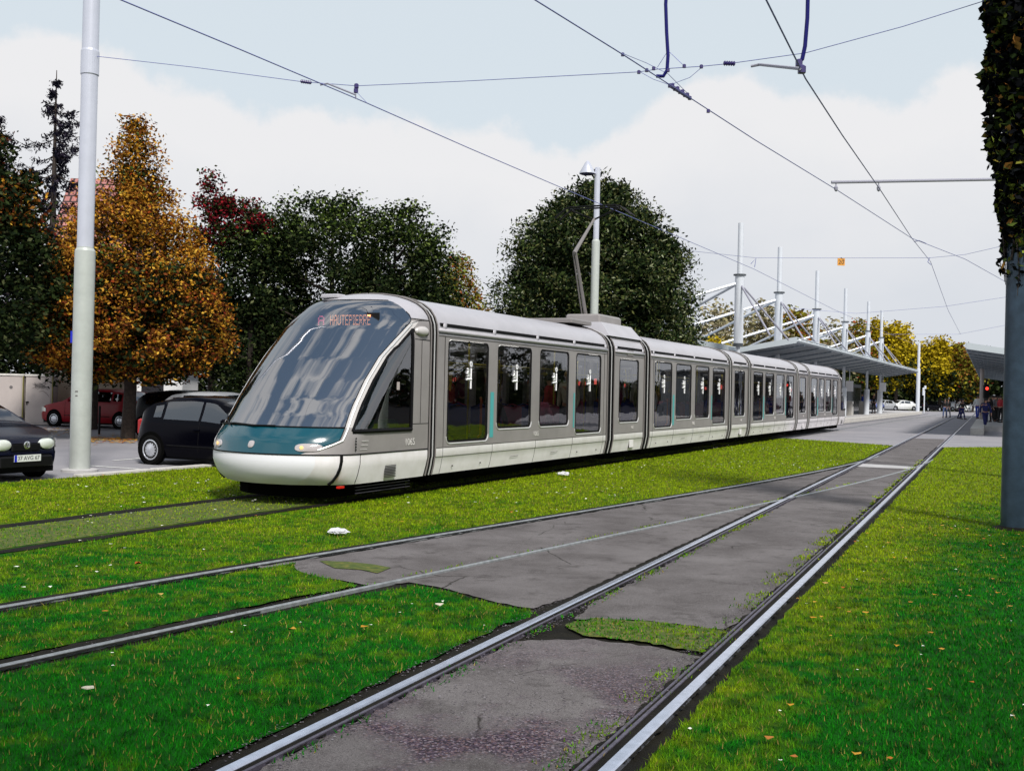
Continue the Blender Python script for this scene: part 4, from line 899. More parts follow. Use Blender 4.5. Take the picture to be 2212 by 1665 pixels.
        for rr_, dx in ((.7, .03), (1.0, .008), (1.02, -.06)):
            for q in range(16):
                an = 2*PI*q/16; V.append((h2+dx-(abs(cy+ry*rr_*math.cos(an))/(Wd/2))**4*.10, cy+ry*rr_*math.cos(an), cz+rz2*rr_*math.sin(an)*(1 if math.sin(an) < 0 else 1.15)))
        hf.add(V, [(0, 1+q, 1+(q+1) % 16) for q in range(16)]+[(1+r*16+q, 1+r*16+(q+1) % 16, 1+(r+1)*16+(q+1) % 16, 1+(r+1)*16+q) for r in range(2) for q in range(16)])
        hf.build('headlight', 'headlamp', root, smooth=True)
        tl = MB(); tl.bbox((-h2+.05, sg*(hw(-h2)*.90), .82*sc), (.12, .16, .30 if style != 'saloon' else .14), .03); tl.build('tail_lamp', 'tail_lamp', root)
        mi = MB(); mi.bbox((ws[0]+.32, sg*(Wd/2+.07), 1.0*sc), (.10, .17, .11), .03); mi.build('door_mirror', paint, root)
        dh = MB(); dh.bbox((-.10, sg*(hw(0)*.985+.012), .80*sc), (.16, .025, .03), .008); dh.build('door_handle', paint, root)
        ds = MB(); xs_ = (.86, -.05) 
        for x in xs_: ds.tube([(x, sg*(sec(x)[j][0]+.002), sec(x)[j][1]) for j in (1, 2, 3, 4)], .005, 4)
        ds.tube([(x, sg*(sec(x)[2][0]+.004), .42) for x in (-h2+1.05, h2-1.2)], .012, 4)
        ds.build('door_seam', 'rubber', root)
    g = MB(); g.bbox((h2+.0, 0, .60*sc), (.04, hw(h2)*.95, .12), .02); g.build('grille', 'black_plastic', root)
    g = MB(); g.bbox((h2-.02, 0, .36), (.12, hw(h2)*1.86, .20), .05); g.build('front_bumper', paint if not detail else 'black_plastic', root)
    g = MB(); g.bbox((-h2+.02, 0, .42), (.14, hw(-h2)*1.88, .22), .05); g.build('rear_bumper', paint, root)
    g = MB(); g.box((0, 0, .20), (L*.9, Wd*.86, .12)); g.build('underbody', 'rubber', root)
    pl = MB(); pl.box((h2+.05, 0, .40), (.012, .52, .11)); pl.build('front_plate', 'plate_white', root)
    pl = MB(); pl.box((-h2-.055, 0, .55 if style != 'round' else .5), (.012, .52, .11)); pl.build('rear_plate', 'plate_yellow' if paint == 'paint_red' else 'plate_white', root)
    return root
def ang(v): return math.atan2(v[1], v[0])
nrz = ang(TN)
# dark blue hatchback at the left edge, nose towards the tracks
c0 = G(127, 1028); cc = c0 - TN*(1.93-.22) + (TD*-.88)
vw = car((cc.x, cc.y, -.03), nrz, 'dark navy hatchback cut off by the left picture edge, its nose towards the tracks', 'paint_navy', 'hatch', 3.86, 1.70, 1.46)
M_ = Matrix.Translation((1.93+.058, .015, .40)) @ Matrix.Rotation(PI/2, 4, 'Z') @ Matrix.Rotation(PI/2, 4, 'X')
text_mesh('plate_text', '37 AVG 67', .095, 'plate_text', vw, M_, extrude=.001)
b = MB(); b.box((1.93+.0585, -.238, .40), (.003, .045, .108)); b.build('plate_band', 'plate_blue', vw)
em = MB(); em.lathe([(.062, -.01), (.064, .0), (.050, .006), (.050, .0)], (0, 0, 0), 20, 'x')
for seg in (((-.022, .045), (0, .008), (.022, .045)), ((-.042, .026), (-.022, -.042), (0, .0), (.022, -.042), (.042, .026))): em.tube([(.006, y, z) for y, z in seg], .006, 4)
e_ = em.build('bonnet_badge', 'chrome', vw); e_.location = (1.93+.03, 0, .615)
b = MB(); b.lathe([(.048, -.002), (.048, .002)], (0, 0, 0), 20, 'x'); b.build('badge_ground', 'plate_text', e_)
# black rounded hatch seen from its side behind the tram's nose
w0 = G(325, 1000); cc = w0 + TN*(3.85/2-.62+.03) + TD*.80
car((cc.x, cc.y, -.03), nrz, 'glossy black rounded hatchback with silver wheel covers, half hidden by the tram nose', 'paint_black', 'round', 3.85, 1.67, 1.42)
# red hatch further back, tail to the right
w0 = G(231, 924); 
rdir = Vector((-.93, .30, 0)).normalized(); side = Vector((rdir.y, -rdir.x, 0)); cc = w0 + rdir*(3.83/2-.62) + side*.0 + Vector((.62, .6, 0))
car((cc.x, cc.y, -.03), ang(rdir), 'dark red hatchback parked under the golden tree behind the grey mast', 'paint_red', 'hatch', 4.15, 1.66, 1.43)
for px, Y, rz_, pnt, sty, lab in ((430, 33, nrz+.1, 'paint_black', 'hatch', 'black hatchback parked directly behind the black rounded hatchback, only its roof showing'), (492, 30.5, nrz, 'paint_silver', 'hatch', 'pale silver car whose roof shows above the bonnet of the black rounded hatchback'), (38, 38.5, nrz+PI, 'paint_silver', 'saloon', '')):
    if not lab: continue
    p = at(px, 870, Y); car((p.x, p.y, -.03), rz_, lab, pnt, sty, 4.0, 1.7, 1.5)
far = [(2338-1060+0, 0)]
FC = [(2020-129, 164, 'paint_silver', 'grey car parked far off right behind the last platform column'), (1908, 158, 'paint_silver', 'silver car parked far off beyond the platform, left of the tall far mast'), (1926, 162, 'paint_black', 'dark car parked far off just left of the tall far mast'), (1946, 160, 'paint_white', 'white car parked far off just behind the foot of the tall far mast'), (2006, 158, 'paint_black', 'dark car parked far off right of the small signal post'), (2030, 165, 'paint_silver', 'silver car parked far off left of the walkers crossing the tracks'), (2062, 166, 'paint_black', 'dark car parked far off between the two pairs of walkers'), (2092, 160, 'paint_white', 'white car parked far off right of the two pairs of walkers')]
for k, (px, Y, pnt, lab) in enumerate(FC):
    Y *= .93; p = at(px, 870, Y); car((p.x, p.y, -.03), .35+PI*(k % 2)+.3*math.sin(k*2), lab, pnt, ('hatch', 'saloon')[k % 2], 4.2, 1.72, 1.48, group='cars parked in the far background')
for px, Y, pnt, lab in ((1846, 118, 'paint_blue', 'blue car seen under the left canopy between its columns'), (1866, 122, 'paint_black', 'dark car seen under the left canopy beside the fifth column'), (1886, 130, 'paint_blue', 'blue car seen right beyond the last column of the left canopy')):
    p = at(px, 872, Y); car((p.x, p.y, -.03), .9, lab, pnt, 'hatch', 4.0, 1.7, 1.48, group='cars parked in the far background')

# ================================================================ MASTS, LAMPS
def mast(name, base, r0, r1, h0, h1, label, cat='mast', group=None, mats=('pole_paint', 'pole_upper')):
    b = MB(); b.lathe([(r0*1.0, -.05), (r0, h0-.12), (r0*1.0, h0-.1), (r0*.99, h0-.02), (r1+.004, h0+.03), (r1+.004, h0+.05)], (0, 0, 0), 28)
    o = b.build(name, mats[0], smooth=True, split=25); o.location = base; tag(o, label, cat, group)
    c = MB(); c.lathe([(r1, h0), (r1, h1-.02), (r1*.8, h1)], (0, 0, 0), 26); c.build('upper_tube', mats[1], o, smooth=True)
    return o
Lp = G(172, 1015); zc = at(178, 540, Lp.y).z
o = mast('catenary_mast', (Lp.x, Lp.y, 0), .185, .150, zc, 12.0, 'tall grey catenary mast standing by the kerb at the left', 'mast', 'catenary masts')
zk = at(195, 124, Lp.y).z
b = MB(); b.lathe([(.15, -.35), (.165, -.33), (.165, .10), (.150, .14)], (0, 0, zk), 26); b.build('collar', 'pole_upper', o)
b = MB(); b.lathe([(.33, -.04), (.33, .015), (.28, .03), (.2, .03)], (0, 0, 0), 26); b.build('foot_plate', 'concrete', o)
b = MB(); b.box((-.17, -.07, at(155, 728, Lp.y).z), (.06, .03, .22)); b.build('blue_tag', 'plate_blue', o)
b = MB(); b.box((-.02, -.187, at(172, 845, Lp.y).z), (.05, .005, .02)); b.box((-.02, -.187, at(172, 845, Lp.y).z-.08), (.04, .005, .02)); b.build('small_marks', 'graffiti', o)
Rp = G(2193, 1142); o = mast('catenary_mast', (Rp.x, Rp.y, 0), .185, .165, 5.2, 11.5, 'dark ivy-clad catenary mast on the lawn at the right edge', 'mast', 'catenary masts', ('pole_shaded', 'pole_shaded'))  # mast colour darkened to paint in the tree shade
b = MB(); b.lathe([(.30, 0), (.24, .02), (.19, .035)], (0, 0, 0), 22); b.build('soil_ring', 'soil', o)
# lamp post behind the tram
lp = T2(33.2, -13.4); lY = lp.y; lp = at(1283, 700, lY); zt = at(1289, 362, lY).z
o = mast('lamp_post', (lp.x, lp.y, 0), .135, .095, at(1286, 520, lY).z, zt, 'white lamp post with a conical shade rising behind the tram roof', 'lamp post')
b = MB(); b.tube([(-.05, 0, zt-.12), (-.22, 0, zt-.14)], .05, 8); br = b.build('bracket', 'black_plastic', o)
b = MB(); b.lathe([(.27, 0), (.27, .03), (.08, .38), (.02, .44)], (-.34, 0, zt-.22), 24); sh = b.build('lamp_shade', 'pole_upper', o, smooth=True, split=30)
b = MB(); b.lathe([(.25, -.012), (.22, -.03)], (-.34, 0, zt-.21), 20); b.build('lamp_lens', 'insulator', sh)
for dz in (-.1, .0, .08): 
    pass
fm = at(1982, 888, 139); o = mast('catenary_mast', (fm.x, fm.y, 0), .24, .17, 5.5, at(1982, 742, 139).z, 'distant pale catenary mast in front of the yellow trees', 'mast', 'catenary masts', ('mast_white', 'mast_white'))
fp = at(1996, 884, 125); b = MB(); b.tube([(0, 0, 0), (0, 0, 2.6)], .07, 10); o = b.build('signal_post', 'mast_white'); o.location = (fp.x, fp.y, 0); tag(o, 'small pale signal post right of the distant catenary mast', 'signal')
b = MB(); b.bbox((-.12, 0, 2.5), (.22, .2, .9), .04); b.bbox((.08, 0, 3.0), (.24, .2, .36), .04); b.build('signal_box', 'mast_white', o)
# traffic signal with red light on the right platform
ts = at(2129, 905, 66); b = MB(); b.tube([(0, 0, 0), (0, 0, 3.0)], .05, 8); o = b.build('traffic_signal', 'black_plastic'); o.location = (ts.x, ts.y, 0); tag(o, 'traffic signal showing red under the right canopy', 'signal')
b = MB(); b.bbox((0, 0, at(2129, 845, 66).z), (.34, .2, .85), .05); hd_ = b.build('signal_head', 'black_plastic', o)
b = MB(); b.lathe([(.10, -.01), (.09, -.02), (.05, -.035)], (0, -.10, at(2129, 839, 66).z), 16, 'y'); b.build('red_light', 'signal_red', hd_)
# ================================================================ PLATFORMS AND CANOPIES
def slab(pts, z0, z1, name, m, parent=None):
    b = MB(); b.prism([(p.x, p.y) for p in pts], z0, z1, lambda u, v, t: (u, v, t)); return b.build(name, m, parent)
tag(slab([T2(68, -11.2), T2(126, -11.1), T2(126, -19), T2(68, -19)], -.05, .26, 'platform', 'concrete'), kind='structure')
b = MB(); 
for k in range(29):
    a, c = T2(68+2*k, -11.08), T2(70+2*k-.02, -11.08); m_ = (a+c)/2; b.bbox((m_.x, m_.y, .13), (1.98, .32, .30), .03, rz=TRZ)
tag(b.build('platform_edge', 'kerb'), kind='structure')
SD = Vector((.4073, .9133, 0)); SN = Vector((.9133, -.4073, 0))
def T3(s, off, z=0): return SD*s+SN*off+Vector((0, 0, z))
p = G(2103, 938); so = p.dot(SN); s0 = p.dot(SD)
tag(slab([T3(s0, so-.15), T3(s0+62, so-.15), T3(s0+62, so+.45), T3(s0, so+.45)], -.05, .30, 'platform_edge', 'kerb'), kind='structure')
tag(slab([T3(s0+8, so+.46), T3(s0+62, so+.46), T3(s0+62, so+9), T3(s0+8, so+9)], -.05, .27, 'platform', 'concrete'), kind='structure')
# platform masts with raking tubes
MD = [49.5, 57.3, 67.7, 78, 89, 97.5]; MXp = [1596, 1682, 1764, 1826, 1876, 1905]; TOP = [482, 534, 585, 623, 652, 670]; COL = [594, 632, 668, 695, 715, 729]
def pmast(k):
    Y = MD[k]; base = at(MXp[k]-4, 850, Y); zt = at(MXp[k], TOP[k], Y).z; zc = at(MXp[k], COL[k], Y).z
    root = empty('canopy_mast', (base.x, base.y, 0), TRZ, '%s white mast of the left canopy, counted from the tram front' % ('nearest', 'second', 'third', 'fourth', 'fifth', 'sixth and farthest')[k], 'mast', 'white masts carrying the left canopy')
    b = MB(); b.lathe([(.23, 0 if k > 2 else 3.0), (.23, 2.15), (.10, 2.2), (.10, 4.0)] if k > 2 else [(.10, 0), (.10, 4.0)], (0, 0, .2), 20); b.build('column', 'mast_white', root, smooth=True, split=30)
    b = MB(); b.lathe([(.215, 4.05), (.215, zc), ], (0, 0, 0), 24); lt = b.build('lower_tube', 'mast_white', root, smooth=True, split=30)
    b = MB(); b.lathe([(.225, 3.9), (.225, 4.05)], (0, 0, 0), 24); b.build('foot_ring', 'canopy_dark', lt)
    b = MB(); b.lathe([(.29, zc-.03), (.29, zc+.03)], (0, 0, 0), 24); b.build('collar', 'canopy_dark', lt)
    b = MB(); b.lathe([(.125, zc), (.125, zt)], (0, 0, 0), 20); b.build('upper_tube', 'mast_white', root, smooth=True, split=30)
    for dx in (-3.2, 3.2):
        for dy, zz, r in ((1.9, 4.30, .045), (-5.2, 4.85, .07)):
            m_ = MB(); m_.tube([(0, 0, zc-.35), (dx*(.62 if dy > 0 else 1), -dy if dy > 0 else -dy, zz)], r, 8); m_.build('raking_tube', 'mast_white' if dy < 0 else 'arm_grey', root)
    return root
for k in range(6): pmast(k)
def canopy(name, f, s0, s1, o_hi, z_hi, o_lo, z_lo, label, under='canopy_under'):
    root = empty(name, f(s0, o_hi), 0, label, 'canopy'); O = f(s0, o_hi); n_ = 24
    def P(s, o, z): return f(s, o, z)-O
    b = MB(); t = .20
    b.add([P(s0, o_hi, z_hi), P(s1, o_hi, z_hi), P(s1, o_lo, z_lo), P(s0, o_lo, z_lo), P(s0, o_hi, z_hi+.16), P(s1, o_hi, z_hi+.16), P(s1, o_lo, z_lo+.16), P(s0, o_lo, z_lo+.16)], [(0, 1, 2, 3), (4, 5, 6, 7), (0, 1, 5, 4), (1, 2, 6, 5), (2, 3, 7, 6), (3, 0, 4, 7)])
    b.build('roof_panel', under, root)
    e = MB(); e.tube([P(s0-.02, o_hi, z_hi+.10), P(s1, o_hi, z_hi+.10)], .075, 6); e.tube([P(s0-.02, o_hi, z_hi+.23), P(s1, o_hi, z_hi+.23)], .035, 6)
    e.add([P(s0-.03, o_hi, z_hi-.02), P(s0-.03, o_lo, z_lo-.02), P(s0-.03, o_lo, z_lo+.22), P(s0-.03, o_hi, z_hi+.28), P(s0+.05, o_hi, z_hi-.02), P(s0+.05, o_lo, z_lo-.02), P(s0+.05, o_lo, z_lo+.22), P(s0+.05, o_hi, z_hi+.28)], [(0, 1, 2, 3), (4, 5, 6, 7), (0, 1, 5, 4), (1, 2, 6, 5), (2, 3, 7, 6), (3, 0, 4, 7)])
    e.build('edge_trim', 'canopy_edge', root)
    g = MB(); w = abs(o_hi-o_lo); k = int(w/.22)
    for i in range(1, k):
        u = i/k; o = o_hi+(o_lo-o_hi)*u; z = z_hi+(z_lo-z_hi)*u-.012; a, c = P(s0+.05, o, z), P(s1-.05, o, z); g.tube([a, c], .020, 4)
    h = g; L_ = s1-s0
    for i in range(int(L_/4)):
        s = s0+2+4*i; h.tube([P(s, o_hi, z_hi-.03), P(s, o_lo, z_lo-.05)], .05, 6)
    h.build('ribs', 'canopy_under', root)
    return root
cA = at(1721, 731, 51.5); sA = cA.dot(TD); oA = cA.dot(TN); zA = cA.z-.2
cB = at(1972, 800, 106); sB = cB.dot(TD); 
canopy('platform_canopy', T2, sA, sB, oA, zA, oA-2.75, zA-.47, 'long grey butterfly canopy wing over the left platform, tram side')
canopy('platform_canopy', T2, sA-2, sB, oA-7.2, zA+.25, oA-2.80, zA-.45, 'left wing of the butterfly canopy, sloping up away from the tram')
cC = at(2087.5, 741, 49.8); sC = cC.dot(SD); oC = cC.dot(SN); zC = cC.z-.25
canopy('platform_canopy', T3, sC, sC+68, oC, zC, oC+4.2, zC-.62, 'grey canopy over the right platform beside the ivy-clad mast')
# columns of right canopy
for k in range(5):
    p = T3(sC+14+12*k, oC+2.9); b = MB(); b.lathe([(.10, 0), (.10, zC-.3)], (0, 0, 0), 16); o = b.build('canopy_column', 'mast_white', smooth=True); o.location = p; tag(o, '%s column under the right canopy' % ('nearest', 'second', 'third', 'fourth', 'farthest')[k], 'column', 'columns of the right canopy')
p = at(2120, 880, 78); b = MB(); b.lathe([(.15, 0), (.14, 4.0)], (0, 0, 0), 16); o = b.build('canopy_column', 'beige', smooth=True); o.location = (p.x, p.y, 0); tag(o, 'beige column at the track side edge of the right canopy', 'column')
# dark kiosk walls under canopies
def box_thing(name, c, d, rz, m, label, cat, parts=()):
    root = empty(name, c, rz, label, cat); b = MB(); b.bbox((0, 0, d[2]/2), d, .03); b.build('housing', m, root)
    for nm_, cc_, dd_, mm_ in parts: b = MB(); b.box(cc_, dd_); b.build(nm_, mm_, root)
    return root
p = T3(sC+22, oC+6.5); box_thing('shelter', (p.x, p.y, .2), (18, 3, 2.9), ang(SD), 'canopy_dark', 'dark shelter standing under the right canopy', 'shelter', (('glass_panel', (0, 1.52, 1.4), (17, .03, 2.2), 'dark_glass'), ('roof_edge', (0, 0, 2.98), (18.4, 3.3, .12), 'canopy_dark')))
p = T2(sA+38, oA-4.4); box_thing('shelter', (p.x, p.y, .2), (20, 1.6, 2.6), TRZ, 'canopy_dark', 'dark shelter block standing under the left canopy', 'shelter', (('glass_panel', (0, -.82, 1.3), (19, .03, 2.0), 'dark_glass'), ('poster', (-6, -.85, 1.3), (1.0, .03, 1.4), 'cloth_magenta')))
for k, (px, py, Y, lb) in enumerate(((1833, 888, 84, 'white ticket box under the left canopy, left of the columns'), (1861, 890, 90, 'white ticket box between two canopy columns'))):
    p = G(px, 912 if k == 0 else 900); box_thing('ticket_machine', at(px+2, 890, Y)*1-Vector((0, 0, at(px+2, 890, Y).z-.26)), (.8, .5, 1.1), TRZ, 'kerb', lb, 'ticket machine', (('screen', (0, -.26, .8), (.3, .02, .2), 'dark_glass'),))
for k, (px, Y, lb) in enumerate(((1835, 82, 'white information panel hanging left of the fourth mast'), (1907, 97, 'white information panel beside the sixth mast'))):
    p = at(px, 834 if k == 0 else 836, Y); b = MB(); b.bbox((0, 0, 0), (.55, .10, .8), .02); o = b.build('information_panel', 'sticker'); o.location = p; o.rotation_euler.z = TRZ+PI/2; tag(o, lb, 'sign'); b = MB(); b.tube([(0, 0, .4), (0, 0, 1.6)], .03, 6); b.build('hanger', 'mast_white', o)
# bollards and trees' stakes by the car park
for k, (px, py) in enumerate(((214, 938), (318, 938))):
    p = G(px, py); b = MB(); b.lathe([(.035, 0), (.035, .85), (.02, .88)], (0, 0, 0), 10); o = b.build('bollard', 'black_plastic' if k == 0 else 'bark_pale', smooth=True); o.location = p; tag(o, ('thin dark bollard just right of the big left mast', 'thin pale stake beside the golden tree trunk')[k], 'bollard')
# utility cabinets and garden wall at the left
p = G(44, 916); Yc = p.y
a, c = at(-30, 916, Yc), at(47, 916, Yc); 
def cabinet(x0, x1, label, mark):
    a = at(x0, 916, Yc); c = at(x1, 916, Yc); w = c.x-a.x; h = at(20, 811, Yc).z
    root = empty('utility_cabinet', ((a.x+c.x)/2, Yc, 0), 0, label, 'cabinet', 'beige utility cabinets'); b = MB(); b.bbox((0, .25, h/2), (w, .5, h), .02); b.build('housing', 'beige', root)
    b = MB(); b.bbox((0, .25, h+.03), (w+.06, .56, .07), .02); b.build('lid', 'kerb', root)
    d = MB(); d.box((0, -.006, h/2), (w-.10, .012, h-.12)); dr = d.build('door', 'beige', root)
    b = MB()
    if mark: 
        rr = random.Random(4); pts = [Vector((-.1, -.014, h*.78))]
        for k in range(26): pts.append(Vector((.05+.32*math.sin(k*1.9)*(1-k*.012)+.0, -.014, h*.80+.13*math.cos(k*2.7)+rr.uniform(-.03, .03))))
        b.tube(pts, .006, 4); b.tube([(.02, -.014, h*.68), (.15, -.014, h*.70), (.3, -.014, h*.64), (.38, -.014, h*.58)], .007, 4); b.build('graffiti', 'graffiti', dr)
        b = MB(); b.bbox((-w/2+.09, -.03, h*.46), (.10, .04, .05), .01); b.tube([(-w/2+.07, -.03, h*.46), (-w/2+.07, -.03, h*.40)], .015, 6); b.build('handle', 'black_plastic', dr)
    else: b.lathe([(.06, 0), (.06, .01)], (.35, -.02, h*.76), 14, 'y'); b.build('badge', 'graffiti', dr)
    g = MB(); g.box((w/2+.01, .0, h/2), (.03, .06, h)); g.build('side_trim', 'olive_trim', root)
cabinet(-45, 47.5, 'left beige cabinet door with a small round badge, by the left picture edge', False); cabinet(53, 111, 'right beige cabinet door with scribbled graffiti, left of the grey mast', True)
a = at(113, 915, Yc+.6); c = at(300, 915, Yc+1.5); b = MB(); b.bbox(((a.x+c.x)/2, (a.y+c.y)/2, .95), (c.x-a.x, .25, 1.9), .02, rz=.04); o = b.build('garden_wall', 'beige_wall'); tag(o, 'low beige rendered garden wall behind the grey mast and red car', 'wall')
b = MB(); b.bbox(((a.x+c.x)/2, (a.y+c.y)/2, 1.93), (c.x-a.x+.1, .33, .07), .02, rz=.04); b.build('coping', 'kerb', o)
# house with tiled roof
Yh = 52; x0, x1 = at(88, 600, Yh).x, at(262, 600, Yh).x; zr = at(200, 360, Yh).z; ze = at(200, 560, Yh).z
root = empty('house', ((x0+x1)/2, Yh+4, 0), 0, 'house with a steep red tiled roof among the left trees', 'house'); w = x1-x0
b = MB(); b.box((0, 0, ze/2), (w-.8, 7, ze)); b.build('wall', 'house_wall', root)
def roofpatch():
    me = bpy.data.meshes.new('roof'); vs = [(-w/2, -4.1, ze-.2), (w/2, -4.1, ze-.2), (w/2, -.8, zr), (-w/2, -.8, zr), (-w/2, 4.1, ze-.2), (w/2, 4.1, ze-.2), (-w/2, .0, zr+.05), (w/2, .0, zr+.05)]
    me.from_pydata(vs, [], [(0, 1, 2, 3), (3, 2, 7, 6), (6, 7, 5, 4), (0, 3, 6, 4), (1, 5, 7, 2)]); uv = me.uv_layers.new(name='UVMap')
    for p_ in me.polygons:
        for li in p_.loop_indices: v = me.vertices[me.loops[li].vertex_index].co; uv.data[li].uv = (v.x, v.z*1.0+v.y*.3)
    return mesh_obj('roof', me, 'roof_tiles', root)
roofpatch()

for px, py, ww, hh in ((92, 665, .5, 1.4), (140, 640, .9, 1.2), (150, 770, .6, 1.0), (180, 600, .8, 1.2)):
    q = at(px, py, Yh+.45); f_ = MB(); f_.box((q.x-root.location.x, -3.52, q.z), (ww+.2, .06, hh+.2)); wf = f_.build('window', 'window_white', root)
    g = MB(); g.box((q.x-root.location.x, -3.56, q.z), (ww-.1, .02, hh-.1)); g.build('pane', 'window_white', wf)
    g = MB(); g.box((q.x-root.location.x, -3.58, q.z), (.06, .03, hh)); g.build('mullion', 'house_wall', wf)
# pale gatehouse glimpsed behind the parked cars
p = at(345, 860, 44); q0, q1 = at(318, 870, 44), at(366, 870, 44); zt_ = at(340, 815, 44).z
box_thing('garden_shed', (p.x-1.0, 44.5, 0), (4.2, 2.2, zt_+.3), 0, 'white_wall', 'white rendered outbuilding glimpsed between the trunks behind the parked cars', 'shed', (('door', (.9, -1.11, 1.0), (.9, .03, 2.0), 'dark_glass'), ('roof_edge', (0, 0, zt_+.33), (4.5, 2.5, .12), 'canopy_dark')))
# ================================================================ WIRES
def wire(name, pts, r, label, cat, m='wire', group=None, n=5):
    o = MB().tube(pts, r, n).build(name, m); return tag(o, label, cat, group)
def onplane(px, py, A, B):                         # ray through the survey point with the vertical plane through A and B
    d = ray(px, py); t = Vector((B.x-A.x, B.y-A.y, 0)); nr = Vector((t.y, -t.x, 0)).normalized(); k = nr.dot(Vector((A.x, A.y, 0)))/nr.dot(d); return EYE+d*k
def sagline(pts, step=None): return pts
# contact wires
Pt = lambda x, y: onplane(x, y, T2(0, -9.81), T2(10, -9.81))
tw = [Pt(-40, -125), Pt(260, 0), Pt(520, 108), Pt(790, 222), Pt(1010, 319), Pt(1225, 411), Pt(1480, 518), Pt(1630, 582), Pt(1800, 668), Pt(1900, 712), Pt(1980, 745)]
tw_o = wire('contact_wire', tw, .009, 'thin contact wire running above the tram from the upper left', 'wire', group='contact wires')
Ps = lambda x, y: onplane(x, y, T3(0, -2.25), T3(10, -2.25))
wire('contact_wire', [Ps(1560, -180), Ps(1655, 0), Ps(1740, 170), Ps(1820, 293), Ps(1900, 408), Ps(1970, 515), Ps(2010, 565), Ps(2048, 670), Ps(2075, 722)], .010, 'contact wire over the straight track, dropping steeply from the top centre right', 'wire', group='contact wires')
Pz = lambda x, y, z: G(x, y, z)
cwp = [Pz(950, -140, 6.35), Pz(1155, 0, 6.35), Pz(1345, 118, 6.35), Pz(1480, 205, 6.35), Pz(1630, 302, 6.35), Pz(1810, 412, 6.35), Pz(1970, 515, 6.35), Pz(2085, 560, 6.35), Pz(2178, 612, 6.3)]
wire('contact_wire', cwp, .009, 'contact wire slanting from the top centre down to the right edge', 'wire', group='contact wires')
# first span wire between the two near masts
A_, B_ = Vector((Lp.x, Lp.y, 0)), Vector((Rp.x, Rp.y, 0)); X = lambda x, y: onplane(x, y, A_, B_)
wire('span_wire', [X(207, 122), X(420, 146), X(652, 177), X(770, 186), X(1000, 176), X(1380, 156), X(1420, 150), X(1515, 144), X(1575, 138), X(1740, 115), X(1950, 58), X(2125, 3), X(2180, -15)], .006, 'span wire slung between the left mast and the ivy-clad mast', 'wire', group='span wires')
def insul(p, q, r, label, group='insulators', ribs=5):
    b = MB(); p, q = Vector(p), Vector(q); pts = []; rs = []
    for k in range(ribs*2+1): pts.append(p.lerp(q, k/(ribs*2))); rs.append(r if k % 2 else r*.6)
    o = b.tube(pts, rs, 8).build('insulator', 'insulator'); return tag(o, label, 'insulator', group)
insul(X(650, 176), X(672, 179), .035, 'dark insulator on the span wire just left of where the tram wire crosses it'); insul(X(1563, 137), X(1588, 138), .04, 'dark ribbed insulator on the span wire at the upper centre right')
def clampset(pts, r, label):
    b = MB()
    for p in pts: b.bbox(tuple(p), (r*2, r*2, r*2.2), r*.4)
    return tag(b.build('wire_clamp', 'insulator'), label, 'clamp', 'wire clamps')
clampset([X(770, 186)], .035, 'small dark clamp on the span wire above the tram wire'); clampset([X(769, 196)], .035, 'lower of the two clamps hanging right of the tram wire crossing')
o = wire('registration_arm', [X(692, 184), X(708, 181), Pt(768, 205)], .016, 'short steady arm holding the tram contact wire', 'arm', 'arm_grey'); MB().tube([Pt(768, 205), Pt(769, 214)], .012, 5).build('drop_bracket', 'arm_grey', o)
wire('dropper', [X(769, 198), Pt(792, 222)], .004, 'fine dropper from the clamp to the tram contact wire', 'wire')
# droppers, clamps and section insulator around the middle crossing
for pp, lb in (([X(1443, 110), X(1420, 146)], 'left leg of the small wire triangle at the first feeder cable'), ([X(1443, 110), X(1478, 143)], 'right leg of the small wire triangle at the first feeder cable'), ([X(1383, 156), X(1412, 172), X(1447, 184), X(1490, 168), X(1515, 147)], 'slack bypass wire hanging below the span wire'), ([Pz(1345, 116, 6.38), X(1395, 136), X(1443, 160), Pz(1488, 205, 6.4)], 'fine helper wire above the slanting contact wire')):
    wire('jumper_wire', pp, .0045, lb, 'wire', group='thin jumper wires')
for (x, y), lb in (((1345, 118), 'clamp on the slanting contact wire, highest of its row'), ((1380, 156), 'leftmost clamp on the span wire at the middle crossing'), ((1397, 152), 'second clamp from the left at the middle crossing'), ((1412, 148), 'third clamp from the left at the middle crossing'), ((1443, 152), 'clamp under the foot of the first feeder cable'), ((1478, 143), 'clamp at the right foot of the small wire triangle'), ((1515, 144), 'rightmost clamp on the span wire at the middle crossing'), ((1530, 240), 'small clamp low on the slanting contact wire')):
    clampset([X(x, y)], .024, lb)
b = MB(); a, c = Pz(1447, 185, 6.42), Pz(1490, 212, 6.42); 
for k in range(9): p = a.lerp(c, k/8); b.bbox((p.x, p.y, p.z+(.03 if k % 2 else 0)), (.055, .055, .06), .012)
b.tube([a, c], .03, 6); tag(b.build('section_insulator', 'insulator'), 'chunky section insulator on the slanting contact wire', 'insulator')
fe = wire('feeder_cable', [X(1441, -40), X(1438, 10), X(1440, 70), X(1443, 120), X(1441, 152), X(1433, 165), X(1418, 165)], .027, 'thick dark feeder cable hanging from the top centre', 'cable', 'feeder', 'feeder cables', 8)
wire('feeder_cable', [X(1746, -40), X(1744, 40), X(1739, 100), X(1733, 128), X(1726, 136)], .030, 'thick dark feeder cable hanging from the top, right of centre', 'cable', 'feeder', 'feeder cables', 8)
o = wire('registration_arm', [X(1622, 144), X(1640, 140), Ps(1728, 149)], .022, 'pale steady arm reaching to the straight track contact wire', 'arm', 'arm_grey')
clampset([X(1726, 136), Ps(1732, 150)], .045, 'cluster of clamps where the second feeder cable meets the contact wire')
